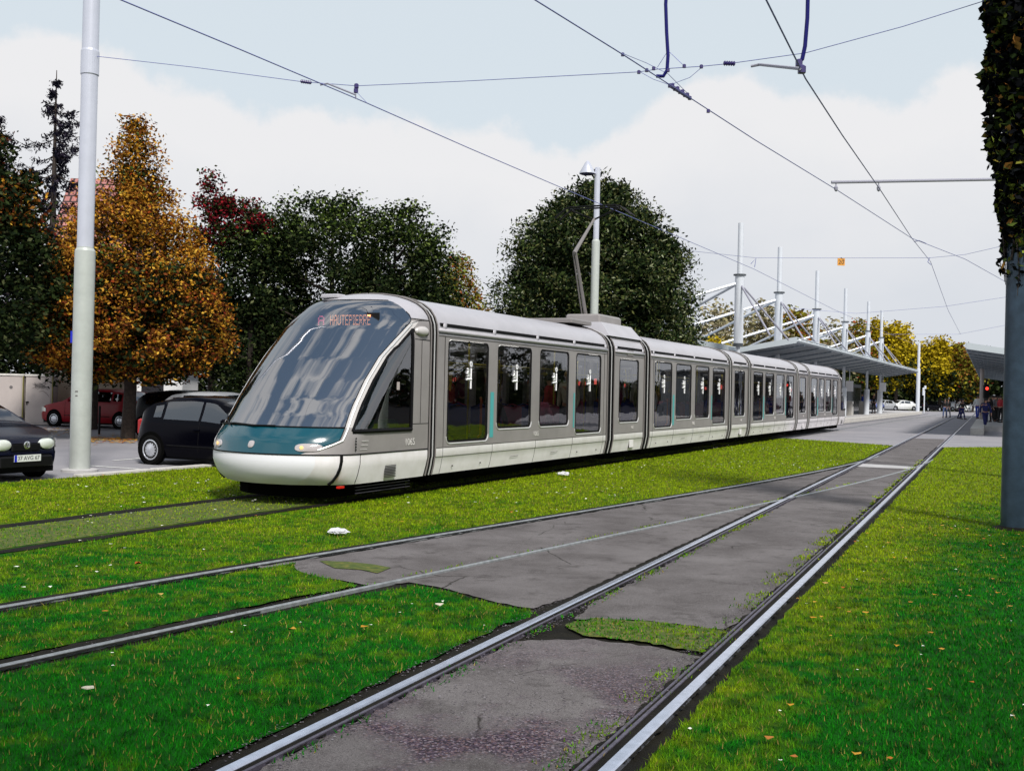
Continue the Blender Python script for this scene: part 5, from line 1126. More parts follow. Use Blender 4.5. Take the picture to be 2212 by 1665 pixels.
# boom arm with insulators, mast hidden behind the ivy
Yb = 23.9; b = MB(); b.tube([at(1796, 394, Yb), at(2135, 388, Yb), at(2196, 387, Yb)], .035, 8); bo = b.build('boom_arm', 'arm_grey'); tag(bo, 'long thin horizontal boom arm carrying two insulators, right half of the sky', 'arm')
for x in (1806, 1898): MB().tube([at(x, 391, Yb), at(x, 400, Yb), at(x, 405, Yb), at(x, 411, Yb), at(x, 414, Yb)], [.012, .015, .045, .04, .012], 8).build('hanging_insulator', 'arm_grey', bo)
pb = at(2200, 1010, Yb); o = mast('catenary_mast', (pb.x, pb.y, 0), .15, .13, 5, 7.4, 'mast of the boom arm, hidden close behind the ivy-clad mast', 'mast', 'catenary masts')
# second span with the speed sign
Y2 = 40.0
wire('span_wire', [at(1440, 524, Y2+4), at(1500, 543, Y2+3), at(1630, 557, Y2+1), at(1810, 557.5, Y2), at(2010, 557, Y2-1.5), at(2085, 550, Y2-2), at(2185, 527, Y2-3)], .007, 'span wire that carries the small square speed sign', 'wire', group='span wires')
sg_ = at(1817, 566, Y2-.05); b = MB(); b.box((0, 0, 0), (.27, .02, .27)); o = b.build('speed_sign', 'sign_yellow'); o.location = sg_; tag(o, 'small orange square speed sign reading 20, hanging from a span wire', 'sign')
text_mesh('sign_digits', '20', .22, 'sign_black', o, Matrix.Translation((0, -.013, -.01)) @ Matrix.Rotation(PI/2, 4, 'X'))
MB().tube([(0, 0, .13), (0, 0, .17)], .02, 5).build('hook', 'sign_black', o)
for pts, lb in (([at(1622, 570, Y2), at(1633, 558, Y2), at(1630, 577, Y2)], 'small wire triangle left of the canopy masts top'), ([at(2008, 557, Y2), at(2004, 566, Y2), at(2011, 572, Y2)], 'small bracket where the straight track wire passes the second span')):
    wire('hanger_bracket', pts, .014, lb, 'bracket')
wire('span_wire', [at(1690, 664, 62), at(1850, 677, 62), at(2040, 662, 60), at(2185, 640, 58)], .008, 'third thin span wire, farther along the line', 'wire', group='span wires')
wire('span_wire', [at(1900, 722, 95), at(2070, 722, 95), at(2185, 700, 92)], .010, 'farthest span wire just above the right canopy', 'wire', group='span wires')
wire('bridging_wire', [Ps(1975, 522), Pz(1985, 520, 6.36), Pz(2000, 526, 6.36)], .014, 'short bracket joining the two crossing contact wires', 'bracket')

# ================================================================ PEOPLE
def person(loc, rz, label, top='cloth_black', legs='cloth_navy', hair='hair_dark', pose='stand', h=1.75, skin='skin', seed=0, group=None, coat=False):
    rr = random.Random(seed); k = h/1.75
    root = empty('person', loc, rz, label, 'person', group)
    st = dict(stand=(.03, -.03), walk=(.26, -.26), sit=(0, 0))[pose]; jit = lambda a: rr.uniform(-a, a)
    J = {}
    zp = .95 if pose != 'sit' else .52
    J['pel'] = (0, 0, zp); J['waist'] = (0, .0, zp+.18); J['chest'] = (0, .01, zp+.36); J['neck'] = (0, -.005, zp+.54); J['nk2'] = (0, .015, zp+.60); J['head'] = (0, .03, zp+.68); J['crown'] = (0, .02, zp+.775)
    for s, n_ in ((-1, 'L'), (1, 'R')):
        sw_ = st[0]*s
        J['sh'+n_] = (s*.17, 0, zp+.49); J['el'+n_] = (s*.235, -.5*sw_-.02+jit(.03), zp+.21); J['wr'+n_] = (s*.22, -1.0*sw_+.06+jit(.05), zp-.02); J['ha'+n_] = (s*.215, -1.1*sw_+.09, zp-.10); J['fi'+n_] = (s*.21, -1.15*sw_+.11, zp-.17)
        if pose == 'sit':
            J['hip'+n_] = (s*.09, .02, zp-.02); J['kn'+n_] = (s*.11, .44, zp-.0); J['an'+n_] = (s*.10, .46, .08); J['to'+n_] = (s*.10, .60, .04)
            J['el'+n_] = (s*.24, .05, zp+.25); J['wr'+n_] = (s*.16, .28, zp+.14); J['ha'+n_] = (s*.13, .34, zp+.10); J['fi'+n_] = (s*.12, .40, zp+.08)
        else:
            J['hip'+n_] = (s*.09, 0, zp-.05); J['kn'+n_] = (s*.10, sw_*.75+.03, .50); J['an'+n_] = (s*.10, sw_*1.25-.02, .09+max(0, -sw_)*.15); J['to'+n_] = (s*.11, sw_*1.25+.13, .035+max(0, -sw_)*.05)
    def skin_mesh(name, chain, rad, m, parent, rootj='pel'):
        names = []; edges = []
        for c in chain:
            for a in c:
                if a not in names: names.append(a)
            edges += [(c[i], c[i+1]) for i in range(len(c)-1)]
        me = bpy.data.meshes.new(name); me.from_pydata([tuple(q*k for q in J[a]) for a in names], [(names.index(a), names.index(b_)) for a, b_ in edges], [])
        o = bpy.data.objects.new(name, me); col.objects.link(o); o.parent = parent
        sk = o.modifiers.new('skin', 'SKIN'); sk.use_smooth_shade = True
        for i, a in enumerate(names):
            r = rad.get(a.rstrip('LR') if a not in rad else a, .05); r = r if isinstance(r, tuple) else (r, r); me.skin_vertices[0].data[i].radius = (r[0]*k, r[1]*k)
        me.skin_vertices[0].data[names.index(rootj) if rootj in names else 0].use_root = True
        sb = o.modifiers.new('sub', 'SUBSURF'); sb.levels = 1; sb.render_levels = 1
        me.materials.append(MATS[m]); return o
    R0 = dict(pel=(.13, .09), waist=(.12, .085), chest=(.15, .10), neck=.055, nk2=.05, head=(.077, .095), crown=(.06, .07), sh=.055, el=.042, wr=.027, ha=(.038, .02), fi=.018, hip=.078, kn=.055, an=.038, to=.035)
    chains = [['pel', 'waist', 'chest', 'neck', 'nk2', 'head', 'crown']]+[['chest', 'sh'+s, 'el'+s, 'wr'+s, 'ha'+s, 'fi'+s] for s in 'LR']+[['pel', 'hip'+s, 'kn'+s, 'an'+s, 'to'+s] for s in 'LR']
    body = skin_mesh('body', chains, R0, skin, root)
    skin_mesh('jacket', [['pel', 'waist', 'chest', 'neck']]+[['chest', 'sh'+s, 'el'+s, 'wr'+s] for s in 'LR'], dict(pel=(.165, .125) if coat else (.15, .11), waist=(.15, .11), chest=(.175, .125), neck=.07, sh=.075, el=.06, wr=.045), top, root)
    skin_mesh('trousers', [['pel', 'hip'+s, 'kn'+s, 'an'+s] for s in 'LR'], dict(pel=(.14, .105), hip=.095, kn=.07, an=.055), legs, root)
    b = MB(); hx, hy, hz = [q*k for q in J['head']]; b.lathe([(.085*k, -.01*k), (.098*k, .03*k), (.092*k, .075*k), (.06*k, .12*k), (.02*k, .135*k)], (hx, hy-.022*k, hz), 14); b.build('hair', hair, root, smooth=True)
    f = MB(); f.lathe([(.012*k, 0), (.012*k, .01*k), (.004*k, .022*k)], (0, hy+.088*k, hz-.01*k), 6, 'y'); 
    f.build('nose', skin, body)
    e = MB()
    for s in (-1, 1): e.box((s*.032*k, hy+.088*k, hz+.022*k), (.018*k, .006*k, .010*k))
    e.box((0, hy+.088*k, hz-.045*k), (.04*k, .006*k, .008*k)); e.build('eyes_and_mouth', 'hair_dark', body)
    sh = MB()
    for s in ('L', 'R'): x, y, z = [q*k for q in J['an'+s]]; sh.bbox((x, y+.06*k, z-.035*k), (.10*k, .27*k, .085*k), .03); 
    sh.build('shoes', 'cloth_black', root)
    return root
def pg_at(px, py, Y, z=0): p = at(px, py, Y); return (p.x, p.y, z)
GW = 'people walking near the platforms'
person(pg_at(2041, 900, 97), 2.6, 'person in a dark coat with pale trousers crossing the tracks, left one of a pair', 'cloth_black', 'cloth_denim', pose='walk', seed=1, group=GW)
person(pg_at(2048, 900, 98), 2.5, 'person in black walking right behind the leftmost walker', 'cloth_black', 'cloth_grey', pose='walk', seed=2, group=GW)
person(pg_at(2073, 902, 92), -2.8, 'person in a white jacket and dark trousers beside the walker in black', 'cloth_white', 'cloth_navy', pose='walk', seed=3, group=GW)
person(pg_at(2079, 902, 91), -2.6, 'person in black walking beside the white-jacketed walker', 'cloth_black', 'cloth_navy', pose='walk', seed=4, group=GW)
person(pg_at(2111, 907, 80, .27), 2.9, 'person in a white top and blue jeans stepping off the right platform', 'cloth_white', 'cloth_blue', pose='walk', seed=5, group=GW)
person(pg_at(2128, 914, 62), 3.0, 'person in a dark blue coat walking at the platform edge, nearest of the walkers', 'cloth_navy', 'cloth_navy', pose='walk', h=1.8, seed=6, group=GW, coat=True)
QP = ((2136, 70, 'cloth_black', 'black, nearest the blue-coated walker'), (2143, 74, 'cloth_black', 'black, second in the waiting crowd'), (2150, 71, 'cloth_grey', 'dark grey, in the middle of the waiting crowd'), (2156, 76, 'cloth_black', 'black, behind the grey-jacketed one in the waiting crowd'), (2161, 69, 'cloth_red', 'dark red, next to the ivy-clad mast'), (2147, 80, 'cloth_white', 'white, at the back of the waiting crowd'))
for k, (px, Y, tp, lb) in enumerate(QP):
    person(pg_at(px, 905, Y, .27), 2.2+k*.7, 'waiting person under the right canopy in '+lb, tp, 'cloth_black', seed=10+k, group='people waiting under the right canopy')
person(pg_at(1887, 893, 94, .26), 2.4, 'person in black with pale hair standing at the end of the left platform', 'cloth_black', 'cloth_black', 'hair_blond', seed=20, group=GW)
person(pg_at(1876-14, 895, 92, .26), 1.4, 'person in blue standing behind the columns of the left platform', 'cloth_blue', 'cloth_black', seed=21, group=GW)
# passengers inside the tram (local tram x, w to the right)
PS = [(X1+.95, .55, 'stand', PI/2, 'cloth_black', 'hair_dark', 'skin', 'passenger standing in the dark just inside the first door'), (X1+2.75, .80, 'sit', -PI/2, 'cloth_black', 'hair_grey', 'skin', 'seated grey-haired passenger in a dark jacket in the second window'), (X1+4.75, .85, 'sit', -PI/2, 'cloth_pink', 'hair_dark', 'skin_dark', 'seated passenger in a reddish pink top in the third window'), (X1+6.6, .70, 'stand', PI/2, 'cloth_cream', 'hair_blond', 'skin', 'standing passenger in a cream and ochre top behind the second door'), (X1+6.95, .1, 'stand', 0, 'cloth_red', 'hair_dark', 'skin', 'standing passenger in red deeper inside, behind the cream-clad passenger'),
      (X1+PER+.9, .85, 'stand', PI/2, 'cloth_white', 'hair_dark', 'skin', 'passenger in a white jacket at the third door of the tram'), (X1+PER+1.45, .5, 'stand', -PI/2, 'cloth_cream', 'hair_dark', 'skin', 'passenger in cream beside the white-jacketed one at the third door'), (X1+PER+2.9, .8, 'sit', -PI/2, 'cloth_navy', 'hair_dark', 'skin_dark', 'seated passenger in navy in the window after the third door'), (X1+PER+3.3, .3, 'sit', PI/2, 'cloth_pink', 'hair_blond', 'skin', 'seated passenger in pink on the inner seat after the third door'),
      (X1+2*PER+1.0, .8, 'stand', PI/2, 'cloth_white', 'hair_dark', 'skin', 'pale-clad passenger at the fifth door of the tram'), (X1+2*PER+3.0, .85, 'sit', -PI/2, 'cloth_red', 'hair_dark', 'skin_dark', 'seated passenger in dark red in the third long carriage'), (X1+2*PER+6.5, .7, 'stand', PI/2, 'cloth_grey', 'hair_grey', 'skin', 'grey-clad passenger at the sixth door of the tram'), (X1+3*PER+2.8, .8, 'sit', -PI/2, 'cloth_blue', 'hair_dark', 'skin', 'seated passenger in blue in the last carriage'), (X1+3*PER+6.4, .7, 'stand', PI/2, 'cloth_magenta', 'hair_dark', 'skin', 'passenger in purple at the last door of the tram'), (X1+LONG+.48+.9, .8, 'stand', PI/2, 'cloth_magenta', 'hair_dark', 'skin', 'passenger in purple in the first narrow carriage')]
for k, (x, w_, ps, fz, tp, hr, sk_, lb) in enumerate(PS):
    p = TW(x, -w_, .43 if ps == 'stand' else .38); person((p.x, p.y, p.z), TRZ+fz, lb, tp, 'cloth_black', hr, ps, 1.68+.1*math.sin(k), sk_, 40+k, 'passengers inside the tram')
# yellow poster hanging inside the first door
b = MB(); b.box((0, 0, 0), (.20, .01, .30)); o = b.build('poster', 'plate_yellow'); o.location = TW(X1+1.0, -.85, 1.82); o.rotation_euler = (0, .2, TRZ); tag(o, 'pale yellow poster hanging inside the first door', 'poster')

# ================================================================ TREES
def ring_noise(seed):
    rr = np.random.default_rng(seed); A = rr.normal(0, 1, (5, 4))
    def f(th, z):
        s = 0
        for k in range(5): s = s+A[k, 0]*np.sin((k+1)*th+A[k, 1]*3+z*A[k, 2]*1.3)/(k+1.5)
        return s
    return f
def crown_pts(env, nclump, seed, rough_=.16, shell=.45):
    rr = np.random.default_rng(seed); zs = np.array([e[0] for e in env]); rs = np.array([e[1] for e in env]); f = ring_noise(seed); out = []
    rmax = rs.max()
    while len(out) < nclump:
        z = rr.uniform(zs[0], zs[-1]); R = np.interp(z, zs, rs)
        if rr.random() > (R/rmax)**1.3+.03: continue
        th = rr.uniform(0, 2*PI); R = max(.05, R*(1+rough_*f(th, z))); r = R*rr.random()**shell
        out.append((r*math.cos(th), r*math.sin(th), z, R))
    return np.array(out)
def leaves_from(C, per, spread, size, seed, flat=.75, aspect=.55, droop=0):
    rr = np.random.default_rng(seed); n = len(C)*per; P = np.repeat(C[:, :3], per, 0); sp = spread*rr.uniform(.6, 1.3, (len(C), 1)).repeat(per, 0)
    P = P+np.clip(rr.normal(0, 1, (n, 3)), -1.75, 1.75)*sp*np.array([1, 1, flat])
    d = rr.normal(0, 1, (n, 3)); d[:, 2] = d[:, 2]*.6-droop; d /= np.linalg.norm(d, axis=1)[:, None]; e = rr.normal(0, 1, (n, 3)); e -= d*(e*d).sum(1)[:, None]; e /= np.linalg.norm(e, axis=1)[:, None]
    L_ = size*rr.uniform(.6, 1.3, n)[:, None]; V = np.stack([P-d*L_*.5, P+e*L_*aspect*.5, P+d*L_*.5, P-e*L_*aspect*.5], 1); return V
def tree(name, label, cat, base, env, m, nclump=220, per=60, spread=.28, size=.14, trunk=.16, seed=1, group=None, extra=None, bark='bark', rough_=.16, shell=.45, flat=.75, droop=0, limbs=14, aspect=.55):
    root = empty(name, base, 0, label, cat, group)
    C = crown_pts(env, nclump, seed, rough_, shell); z0, z1 = env[0][0], env[-1][0]
    top = z0+(z1-z0)*.85; b = MB(); rr = random.Random(seed)
    pts = [(0, 0, -.1), (.03, .02, z0*.6+.3), (rr.uniform(-.1, .1), rr.uniform(-.1, .1), z0+(top-z0)*.5), (rr.uniform(-.1, .1), 0, top)]
    b.tube(pts, [trunk*1.25, trunk, trunk*.6, trunk*.12], 10)
    l = b; idx = rr.sample(range(len(C)), min(limbs, len(C)))
    for i in idx:
        c = C[i]; zs_ = max(z0*.8, min(c[2]-.25*math.hypot(c[0], c[1])-.3, top)); l.tube([(0, 0, zs_), (c[0]*.5, c[1]*.5, zs_+(c[2]-zs_)*.45), (c[0], c[1], c[2])], [trunk*.38, trunk*.22, .012], 6)
    l.build('trunk', bark, root, smooth=True)
    V = leaves_from(C, per, spread, size, seed+5, flat, aspect, droop); quads('crown', V, m, root)
    if extra:
        for (nm_, sel, mm, pp, ss) in extra:
            q = C[[sel(c, z0, z1) for c in C]]
            if len(q): quads(nm_, leaves_from(q, pp, spread*1.05, ss, seed+9, flat, aspect, droop), mm, root)
    return root
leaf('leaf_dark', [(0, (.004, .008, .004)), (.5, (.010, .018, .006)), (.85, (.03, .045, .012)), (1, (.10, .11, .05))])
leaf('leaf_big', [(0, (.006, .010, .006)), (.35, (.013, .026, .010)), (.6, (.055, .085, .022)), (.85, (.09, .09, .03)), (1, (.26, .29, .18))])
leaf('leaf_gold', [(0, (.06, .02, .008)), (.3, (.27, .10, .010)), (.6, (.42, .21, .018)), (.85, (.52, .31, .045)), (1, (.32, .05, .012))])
leaf('leaf_rust', [(0, (.02, .006, .004)), (.5, (.10, .025, .008)), (.8, (.20, .09, .015)), (1, (.12, .01, .01))])
leaf('leaf_red', [(0, (.03, .003, .006)), (.5, (.10, .006, .012)), (1, (.22, .012, .016))])
leaf('leaf_green', [(0, (.015, .03, .006)), (.5, (.06, .10, .015)), (1, (.18, .24, .06))])
leaf('leaf_yellow', [(0, (.14, .11, .006)), (.5, (.40, .30, .008)), (1, (.58, .43, .03))])
leaf('leaf_pale', [(0, (.12, .12, .06)), (.5, (.28, .25, .13)), (1, (.40, .34, .22))])
leaf('needle', [(0, (.004, .004, .010)), (.7, (.012, .012, .02)), (1, (.04, .03, .05))])
leaf('ivy', [(0, (.002, .002, .003)), (.6, (.006, .007, .008)), (.8, (.03, .05, .012)), (.92, (.16, .20, .03)), (1, (.30, .10, .03))])
leaf('leaf_autumn', [(0, (.08, .06, .01)), (.5, (.20, .20, .02)), (.85, (.26, .12, .03)), (1, (.24, .04, .02))])
TL = 'trees beyond the car park'
def hz(px, py, Y): return at(px, py, Y).z
def wpx(w, Y): return w/2314.8*Y
Y = 31.0; b0 = at(277, 900, Y)
zt = hz(285, 270, Y); tree('golden_tree', 'tall pointed tree with golden orange autumn leaves behind the grey mast', 'tree', (b0.x, b0.y, 0), [(1.75, 1.2), (2.3, 2.5), (3.2, 2.9), (4.6, 2.55), (6.2, 1.75), (7.4, .9), (8.4, .5), (zt+.1, .06)], 'leaf_gold', 640, 80, .22, .105, .17, 11, TL,
     extra=[('rusty_leaves', lambda c, a, z: c[2] < 4.8 or random.random() < .25, 'leaf_rust', 55, .12), ('green_leaves', lambda c, a, z: random.random() < .12, 'leaf_green', 30, .11), ('dark_leaves', lambda c, a, z: c[2] < 4.8 and math.hypot(c[0], c[1]) < c[3]*.85, 'leaf_dark', 70, .17), ('dark_leaves', lambda c, a, z: c[2] >= 4.8 and math.hypot(c[0], c[1]) < c[3]*.6, 'leaf_dark', 45, .13)], rough_=.13, limbs=24)  # dark_leaves put the crown's inner shade into the leaf colour
Y = 27.5; b0 = at(25, 900, Y); tree('dark_maple', 'dark leafy tree with orange leaf tips at the left picture edge', 'tree', (b0.x-.95, b0.y, 0), [(2.35, .8), (2.8, 1.5), (4.2, 1.9), (5.8, 1.7), (7.0, 1.0), (hz(20, 285, Y), .2)], 'leaf_dark', 300, 75, .26, .15, .17, 12, TL,
     extra=[('orange_leaves', lambda c, a, z: c[2] > 5.4 and random.random() < .8, 'leaf_rust', 45, .12), ('gold_leaves', lambda c, a, z: c[2] > 5.6 and random.random() < .5, 'leaf_gold', 26, .12)])
# a second dark tree filling in between
b0 = at(160, 900, 35); tree('dark_shrub_tree', 'dark evergreen shrub tree behind the cabinets and the grey mast', 'tree', (b0.x, b0.y+1.5, 0), [(1.9, 2.0), (2.6, 2.6), (4.0, 2.3), (5.2, .8)], 'leaf_dark', 260, 60, .34, .18, .15, 13, TL)
def spruce(px, top, Y, label, w, seed, zlow):
    b0 = at(px, 800, Y); zt = hz(px, top, Y); root = empty('spruce', (b0.x, b0.y, 0), 0, label, 'tree', 'dark spruces at the left'); rr = random.Random(seed)
    b = MB(); b.tube([(0, 0, 0), (0, 0, zlow), (0, 0, zt)], [.28, .17, .015], 8); b.build('trunk', 'bark', root, smooth=True)
    l = MB(); V = []; z = zlow; N_ = np.random.default_rng(seed)
    while z < zt-.1:
        f = 1-(z-zlow)/(zt-zlow); n = rr.randint(4, 6); Lb = (w*f**.8+.10)*rr.uniform(.7, 1.15)
        for k in range(n):
            a = rr.uniform(0, 2*PI); Lk = Lb*rr.uniform(.55, 1.15); p = [Vector((math.cos(a)*Lk*t, math.sin(a)*Lk*t, z-.28*Lk*math.sin(t*PI*.75)+.16*Lk*t*t)) for t in (0, .35, .7, 1)]
            l.tube(p, [.03*f+.012, .02*f+.008, .012, .005], 5)
            cnt = int(60*Lk+14); t = N_.random(cnt)**.7; P = np.array([[math.cos(a)*Lk*q, math.sin(a)*Lk*q, z-.28*Lk*math.sin(q*PI*.75)+.16*Lk*q*q-abs(N_.normal(0, .10))*min(1, Lk+.4)] for q in t])+N_.normal(0, .05, (cnt, 3)); V.append(P)
        z += rr.uniform(.22, .42)*(1+.25*f)
    l.build('branches', 'bark', root); P = np.concatenate(V); V = leaves_from(np.concatenate([P, P[:, :1]], 1), 1, .01, .16, seed, 1, .35, droop=.9); quads('needles', V, 'needle', root)
spruce(106, 152, 42, 'thin dark spruce rising above the tiled roof', 3.0, 31, 5.5); spruce(-22, 235, 44, 'dark spruce half outside the left picture edge', 2.2, 32, 5.0)
Y = 37; b0 = at(455, 800, Y); tree('red_tree', 'dark red leafed tree between the golden tree and the green ones', 'tree', (b0.x, b0.y, 0), [(2.5, .5), (5.0, .75), (7.0, .72), (8.3, .5), (hz(455, 372, Y), .12)], 'leaf_dark', 80, 50, .22, .14, .12, 14, TL, limbs=12, extra=[('red_leaves', lambda c, a, z: c[2] > 6.1, 'leaf_red', 70, .14)])
b0 = at(537, 800, Y); tree('red_tree', 'small red topped tree just left of the bright green crown', 'tree', (b0.x, b0.y, 0), [(3, .8), (5.6, .9), (7.2, .6), (hz(537, 430, Y), .15)], 'leaf_dark', 60, 45, .20, .14, .1, 15, TL, extra=[('red_leaves', lambda c, a, z: c[2] > 6.9, 'leaf_red', 60, .14)])
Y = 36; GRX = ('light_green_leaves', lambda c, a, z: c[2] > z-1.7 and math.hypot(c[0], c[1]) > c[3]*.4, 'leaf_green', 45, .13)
for px, top, w, lb, sd_, am in ((545, 438, 200, 'dark green tree behind the tram nose, nearest to the golden tree', 41, 260), (700, 404, 255, 'green tree with bright leaf tips above the tram windscreen', 42, 300), (850, 448, 215, 'dark green tree above the first carriage roof', 43, 240)):
    b0 = at(px, 800, Y); zt = hz(px, top, Y); R = wpx(w, Y)/2; tree('broadleaf_tree', lb, 'tree', (b0.x, b0.y+random.uniform(0, 2), 0), [(.6, R*.9), (2.0, R*1.12), (4.2, R*1.15), (zt-1.5, R*1.05), (zt-.6, R*.75), (zt, R*.25)], 'leaf_dark', am, 100, .30, .14, .2, sd_, TL, extra=[GRX], rough_=.2)
b0 = at(915, 800, 38); tree('broadleaf_tree', 'lower dark green tree, right end of the green row', 'tree', (b0.x, b0.y, 0), [(.8, 1.2), (3.0, 1.6), (5.0, 1.3), (hz(915, 560, 38), .3)], 'leaf_dark', 150, 60, .3, .17, .15, 44, TL, extra=[GRX])
Y = 48; b0 = at(985, 800, Y); tree('autumn_tree', 'small yellow and orange tree between the green row and the big round tree', 'tree', (b0.x, b0.y, 0), [(2, 1.2), (4.2, 1.5), (5.6, 1.1), (hz(980, 545, Y), .2)], 'leaf_autumn', 240, 55, .28, .15, .13, 45, TL, rough_=.3)
Y = 41; b0 = at(1288, 800, Y); zt = hz(1290, 392, Y); R = wpx(235, Y); tree('round_tree', 'large dome shaped dark tree behind the lamp post and pantograph', 'tree', (b0.x, b0.y, 0), [(2.1, 3.4), (3.2, 4.0), (5.8, 4.0), (6.9, 3.6), (7.8, 2.95), (8.6, 2.15), (9.4, 1.0), (9.85, .2)], 'leaf_big', 1050, 85, .27, .15, .25, 46, TL, rough_=.07, shell=.42, droop=.5, limbs=30, aspect=.42, extra=[('dark_leaves', lambda c, a, z: math.hypot(c[0], c[1]) < c[3]*.9, 'leaf_dark', 34, .26)])  # inner dark_leaves paint the shade deep inside the dome
# hedge mass that closes the view under the crowns
def hedge(name, pts, w, h, m, label, n, size, seed, z0=0.0):
    rr = np.random.default_rng(seed); pts = np.array(pts); i = rr.integers(0, len(pts)-1, n); t = rr.random(n)[:, None]; P = pts[i]*(1-t)+pts[i+1]*t; P = P+rr.normal(0, w*.45, (n, 2)); z = z0+rr.random(n)**.8*(h+.25*h*np.sin(P[:, 0]*1.3)*np.cos(P[:, 0]*.41))
    V = leaves_from(np.concatenate([P, z[:, None], z[:, None]], 1), 1, .05, size, seed); return tag(quads(name, V, m), label, 'hedge', kind=None)
h1 = at(-60, 850, 47); h2 = at(1110, 850, 47); hedge('hedge', [(h1.x, h1.y), (h2.x, h2.y)], 1.2, 5.2, 'leaf_dark', 'long dark hedge along the far side of the car park', 52000, .26, 51)
# pale trees behind the masts
YB = 122; TB = 'autumn trees beyond the station'
for px, top, w, m_, lb, sd_, y_, dens in ((1545, 655, 120, 'leaf_pale', 'pale thin tree just left of the nearest canopy mast', 61, 110, 80), (1545, 735, 110, 'leaf_yellow', 'low yellow green shrub tree left of the nearest canopy mast', 62, 104, 120), (1650, 655, 110, 'leaf_pale', 'pale thin tree between the first and second canopy masts', 63, 112, 70), (1715, 672, 110, 'leaf_autumn', 'greenish tree between the second and third canopy masts', 64, 116, 90), (1800, 700, 80, 'leaf_pale', 'pale thin tree between the third and fourth canopy masts', 65, 118, 60),
                                     (1850, 690, 70, 'leaf_autumn', 'greenish yellow tree between the fourth and fifth canopy masts', 66, 150, 90), (1893, 685, 60, 'leaf_yellow', 'yellow tree just behind the two farthest canopy masts', 67, 152, 110), (1935, 698, 85, 'leaf_yellow', 'rounded bright yellow tree left of the distant mast', 68, 150, 150), (1993, 742, 70, 'leaf_yellow', 'yellow tree directly behind the distant mast', 69, 152, 120), (2030, 735, 60, 'leaf_yellow', 'yellow tree to the right of the distant mast', 70, 150, 120), (2068, 742, 60, 'leaf_autumn', 'dark tree with yellow edges above the walkers', 71, 150, 110), (2100, 765, 50, 'leaf_autumn', 'small dark tree touching the right canopy corner', 72, 148, 80)):
    b0 = at(px, 860, y_); zt = hz(px, top, y_); R = wpx(w, y_)/2; lo = max(2.0, zt*.28)
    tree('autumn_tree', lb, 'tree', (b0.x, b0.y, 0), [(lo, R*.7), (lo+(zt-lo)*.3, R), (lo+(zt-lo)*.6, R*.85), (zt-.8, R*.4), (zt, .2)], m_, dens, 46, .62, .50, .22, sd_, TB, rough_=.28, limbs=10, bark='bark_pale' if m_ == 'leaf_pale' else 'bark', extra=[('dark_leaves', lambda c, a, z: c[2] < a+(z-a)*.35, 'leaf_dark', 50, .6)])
h1 = at(1500, 850, 162); h2 = at(2330, 850, 162); hedge('hedge', [(h1.x, h1.y), (h2.x, h2.y)], 2.5, 8.6, 'leaf_dark', 'tall dark mass of shrubs behind the far parked cars', 30000, .9, 52)
tag(sheet('far_lawn', [(at(1900, 870, 150).x, 148), (at(2110, 870, 150).x, 148), (at(2110, 870, 150).x, 153), (at(1900, 870, 150).x, 153)], -.01, 'turf'))
# ivy around the right mast
root = empty('ivy_plant', (Rp.x, Rp.y, 0), 0, 'thick dark ivy wrapped round the upper part of the right mast', 'plant')
rr = np.random.default_rng(81); n = 15000; z = rr.uniform(3.75, 9.2, n)**1.0; th = rr.uniform(0, 2*PI, n)
zz = (z-3.7); Rv = np.interp(z, [3.6, 3.9, 4.6, 5.4, 6.4, 7.4, 9.2], [.10, .24, .36, .45, .52, .60, .62])*(1+.10*np.sin(th*3+z*2.2)+.06*np.sin(z*7+th))
r = Rv*rr.random(n)**.3; C = np.stack([r*np.cos(th), r*np.sin(th), z, r], 1); V = leaves_from(C, 1, .02, .13, 82, 1, .75, droop=.6); quads('leaves', V, 'ivy', root)
b = MB()
for k in range(7): a0 = k*.9; b.tube([(math.cos(a0+zz_*.8)*.20, math.sin(a0+zz_*.8)*.20, 3.6+zz_) for zz_ in np.linspace(0, 5, 14)], .018, 5)
b.build('stems', 'bark', root)
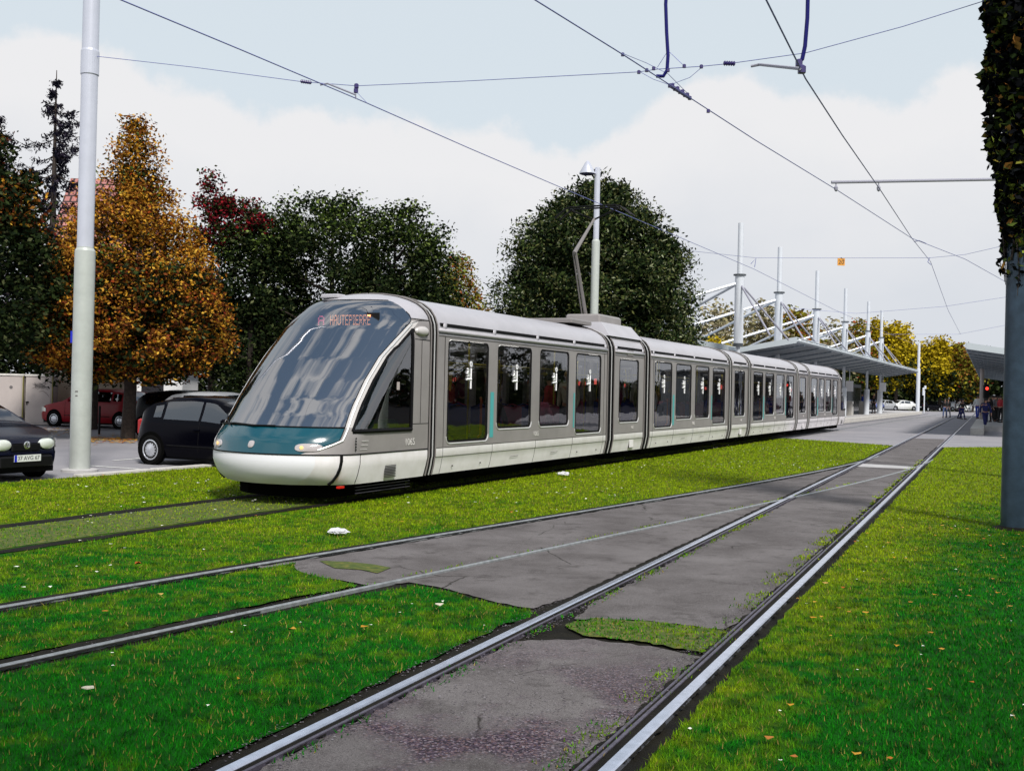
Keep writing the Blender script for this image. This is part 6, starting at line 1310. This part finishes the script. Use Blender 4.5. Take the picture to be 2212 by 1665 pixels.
for k in range(9):
    a0 = rr.uniform(0, 2*PI); ln = rr.uniform(.25, .9); t_ = MB(); t_.tube([(math.cos(a0)*.24, math.sin(a0)*.24, 3.95), (math.cos(a0+.2)*.22, math.sin(a0+.2)*.22, 3.8-ln*.5), (math.cos(a0+.1)*.20, math.sin(a0+.1)*.20, 3.8-ln)], [.012, .008, .004], 5); t_.build('trailing_stem', 'bark', root)
    C = np.array([[math.cos(a0+.15)*.23, math.sin(a0+.15)*.23, 3.9-ln*q, 0] for q in rr.random(int(30*ln)+6)]); quads('trailing_leaves', leaves_from(C, 1, .05, .10, 90+k, 1, .75, droop=.6), 'ivy', root)
h1 = T3(-50, 34); h2 = T3(190, 34); hedge('hedge', [(h1.x, h1.y), (h2.x, h2.y)], 1.5, 2.7, 'leaf_dark', 'far hedge on the near side, mirrored in the tram windows', 36000, .62, 53)
for k, (s_, o_, hh) in enumerate(((26, 40, 4.6), (48, 43, 5.0), (60, 39, 4.2), (83, 42, 5.2), (104, 40, 4.4), (128, 44, 5.5))):
    p = T3(s_, o_); tree('broadleaf_tree', '%s tree of the row behind the near side hedge' % ('first', 'second', 'third', 'fourth', 'fifth', 'sixth')[k], 'tree', (p.x, p.y, 0), [(1.0, 1.6), (2.2, 2.6), (hh*.7, 2.2), (hh, .5)], 'leaf_dark' if k % 2 else 'leaf_autumn', 90, 45, .45, .34, .2, 120+k, 'trees behind the near side hedge', limbs=8)
# trees on our own side of the line: seen mirrored in the tram's windows
for x, y, hgt, R, m_, lb, sd_ in ((29.5, 42.0, 9.0, 3.0, 'leaf_dark', 'dark tree at the far end of the right lawn, mirrored in the first tram door', 96), (10.6, 4.6, 10.5, 3.0, 'leaf_dark', 'dark tree right of the lawn that shades the ivy-clad mast', 91), (8.0, -3.5, 11.5, 3.8, 'leaf_dark', 'tall dark tree behind the viewer, nearest to the right lawn', 94), (.5, -6.0, 13.5, 4.2, 'leaf_dark', 'tall dark tree behind the viewer, between the tracks', 95), (36, 18, 5.2, 3.0, 'leaf_big', 'low round tree off to the right, mirrored in the tram windows', 92), (46, 30, 5.5, 3.2, 'leaf_autumn', 'autumn tree off to the right, mirrored in the tram windows', 93)):
    tree('broadleaf_tree', lb, 'tree', (x, y, 0), [(1.2 if y > 3 else 3.4, R*.7), (2.5 if y > 3 else 4.6, R), (hgt*.6, R*.9), (hgt-1, R*.5), (hgt, .3)], m_, 130, 50, .4, .26, .2, sd_, 'trees on the near side of the line')
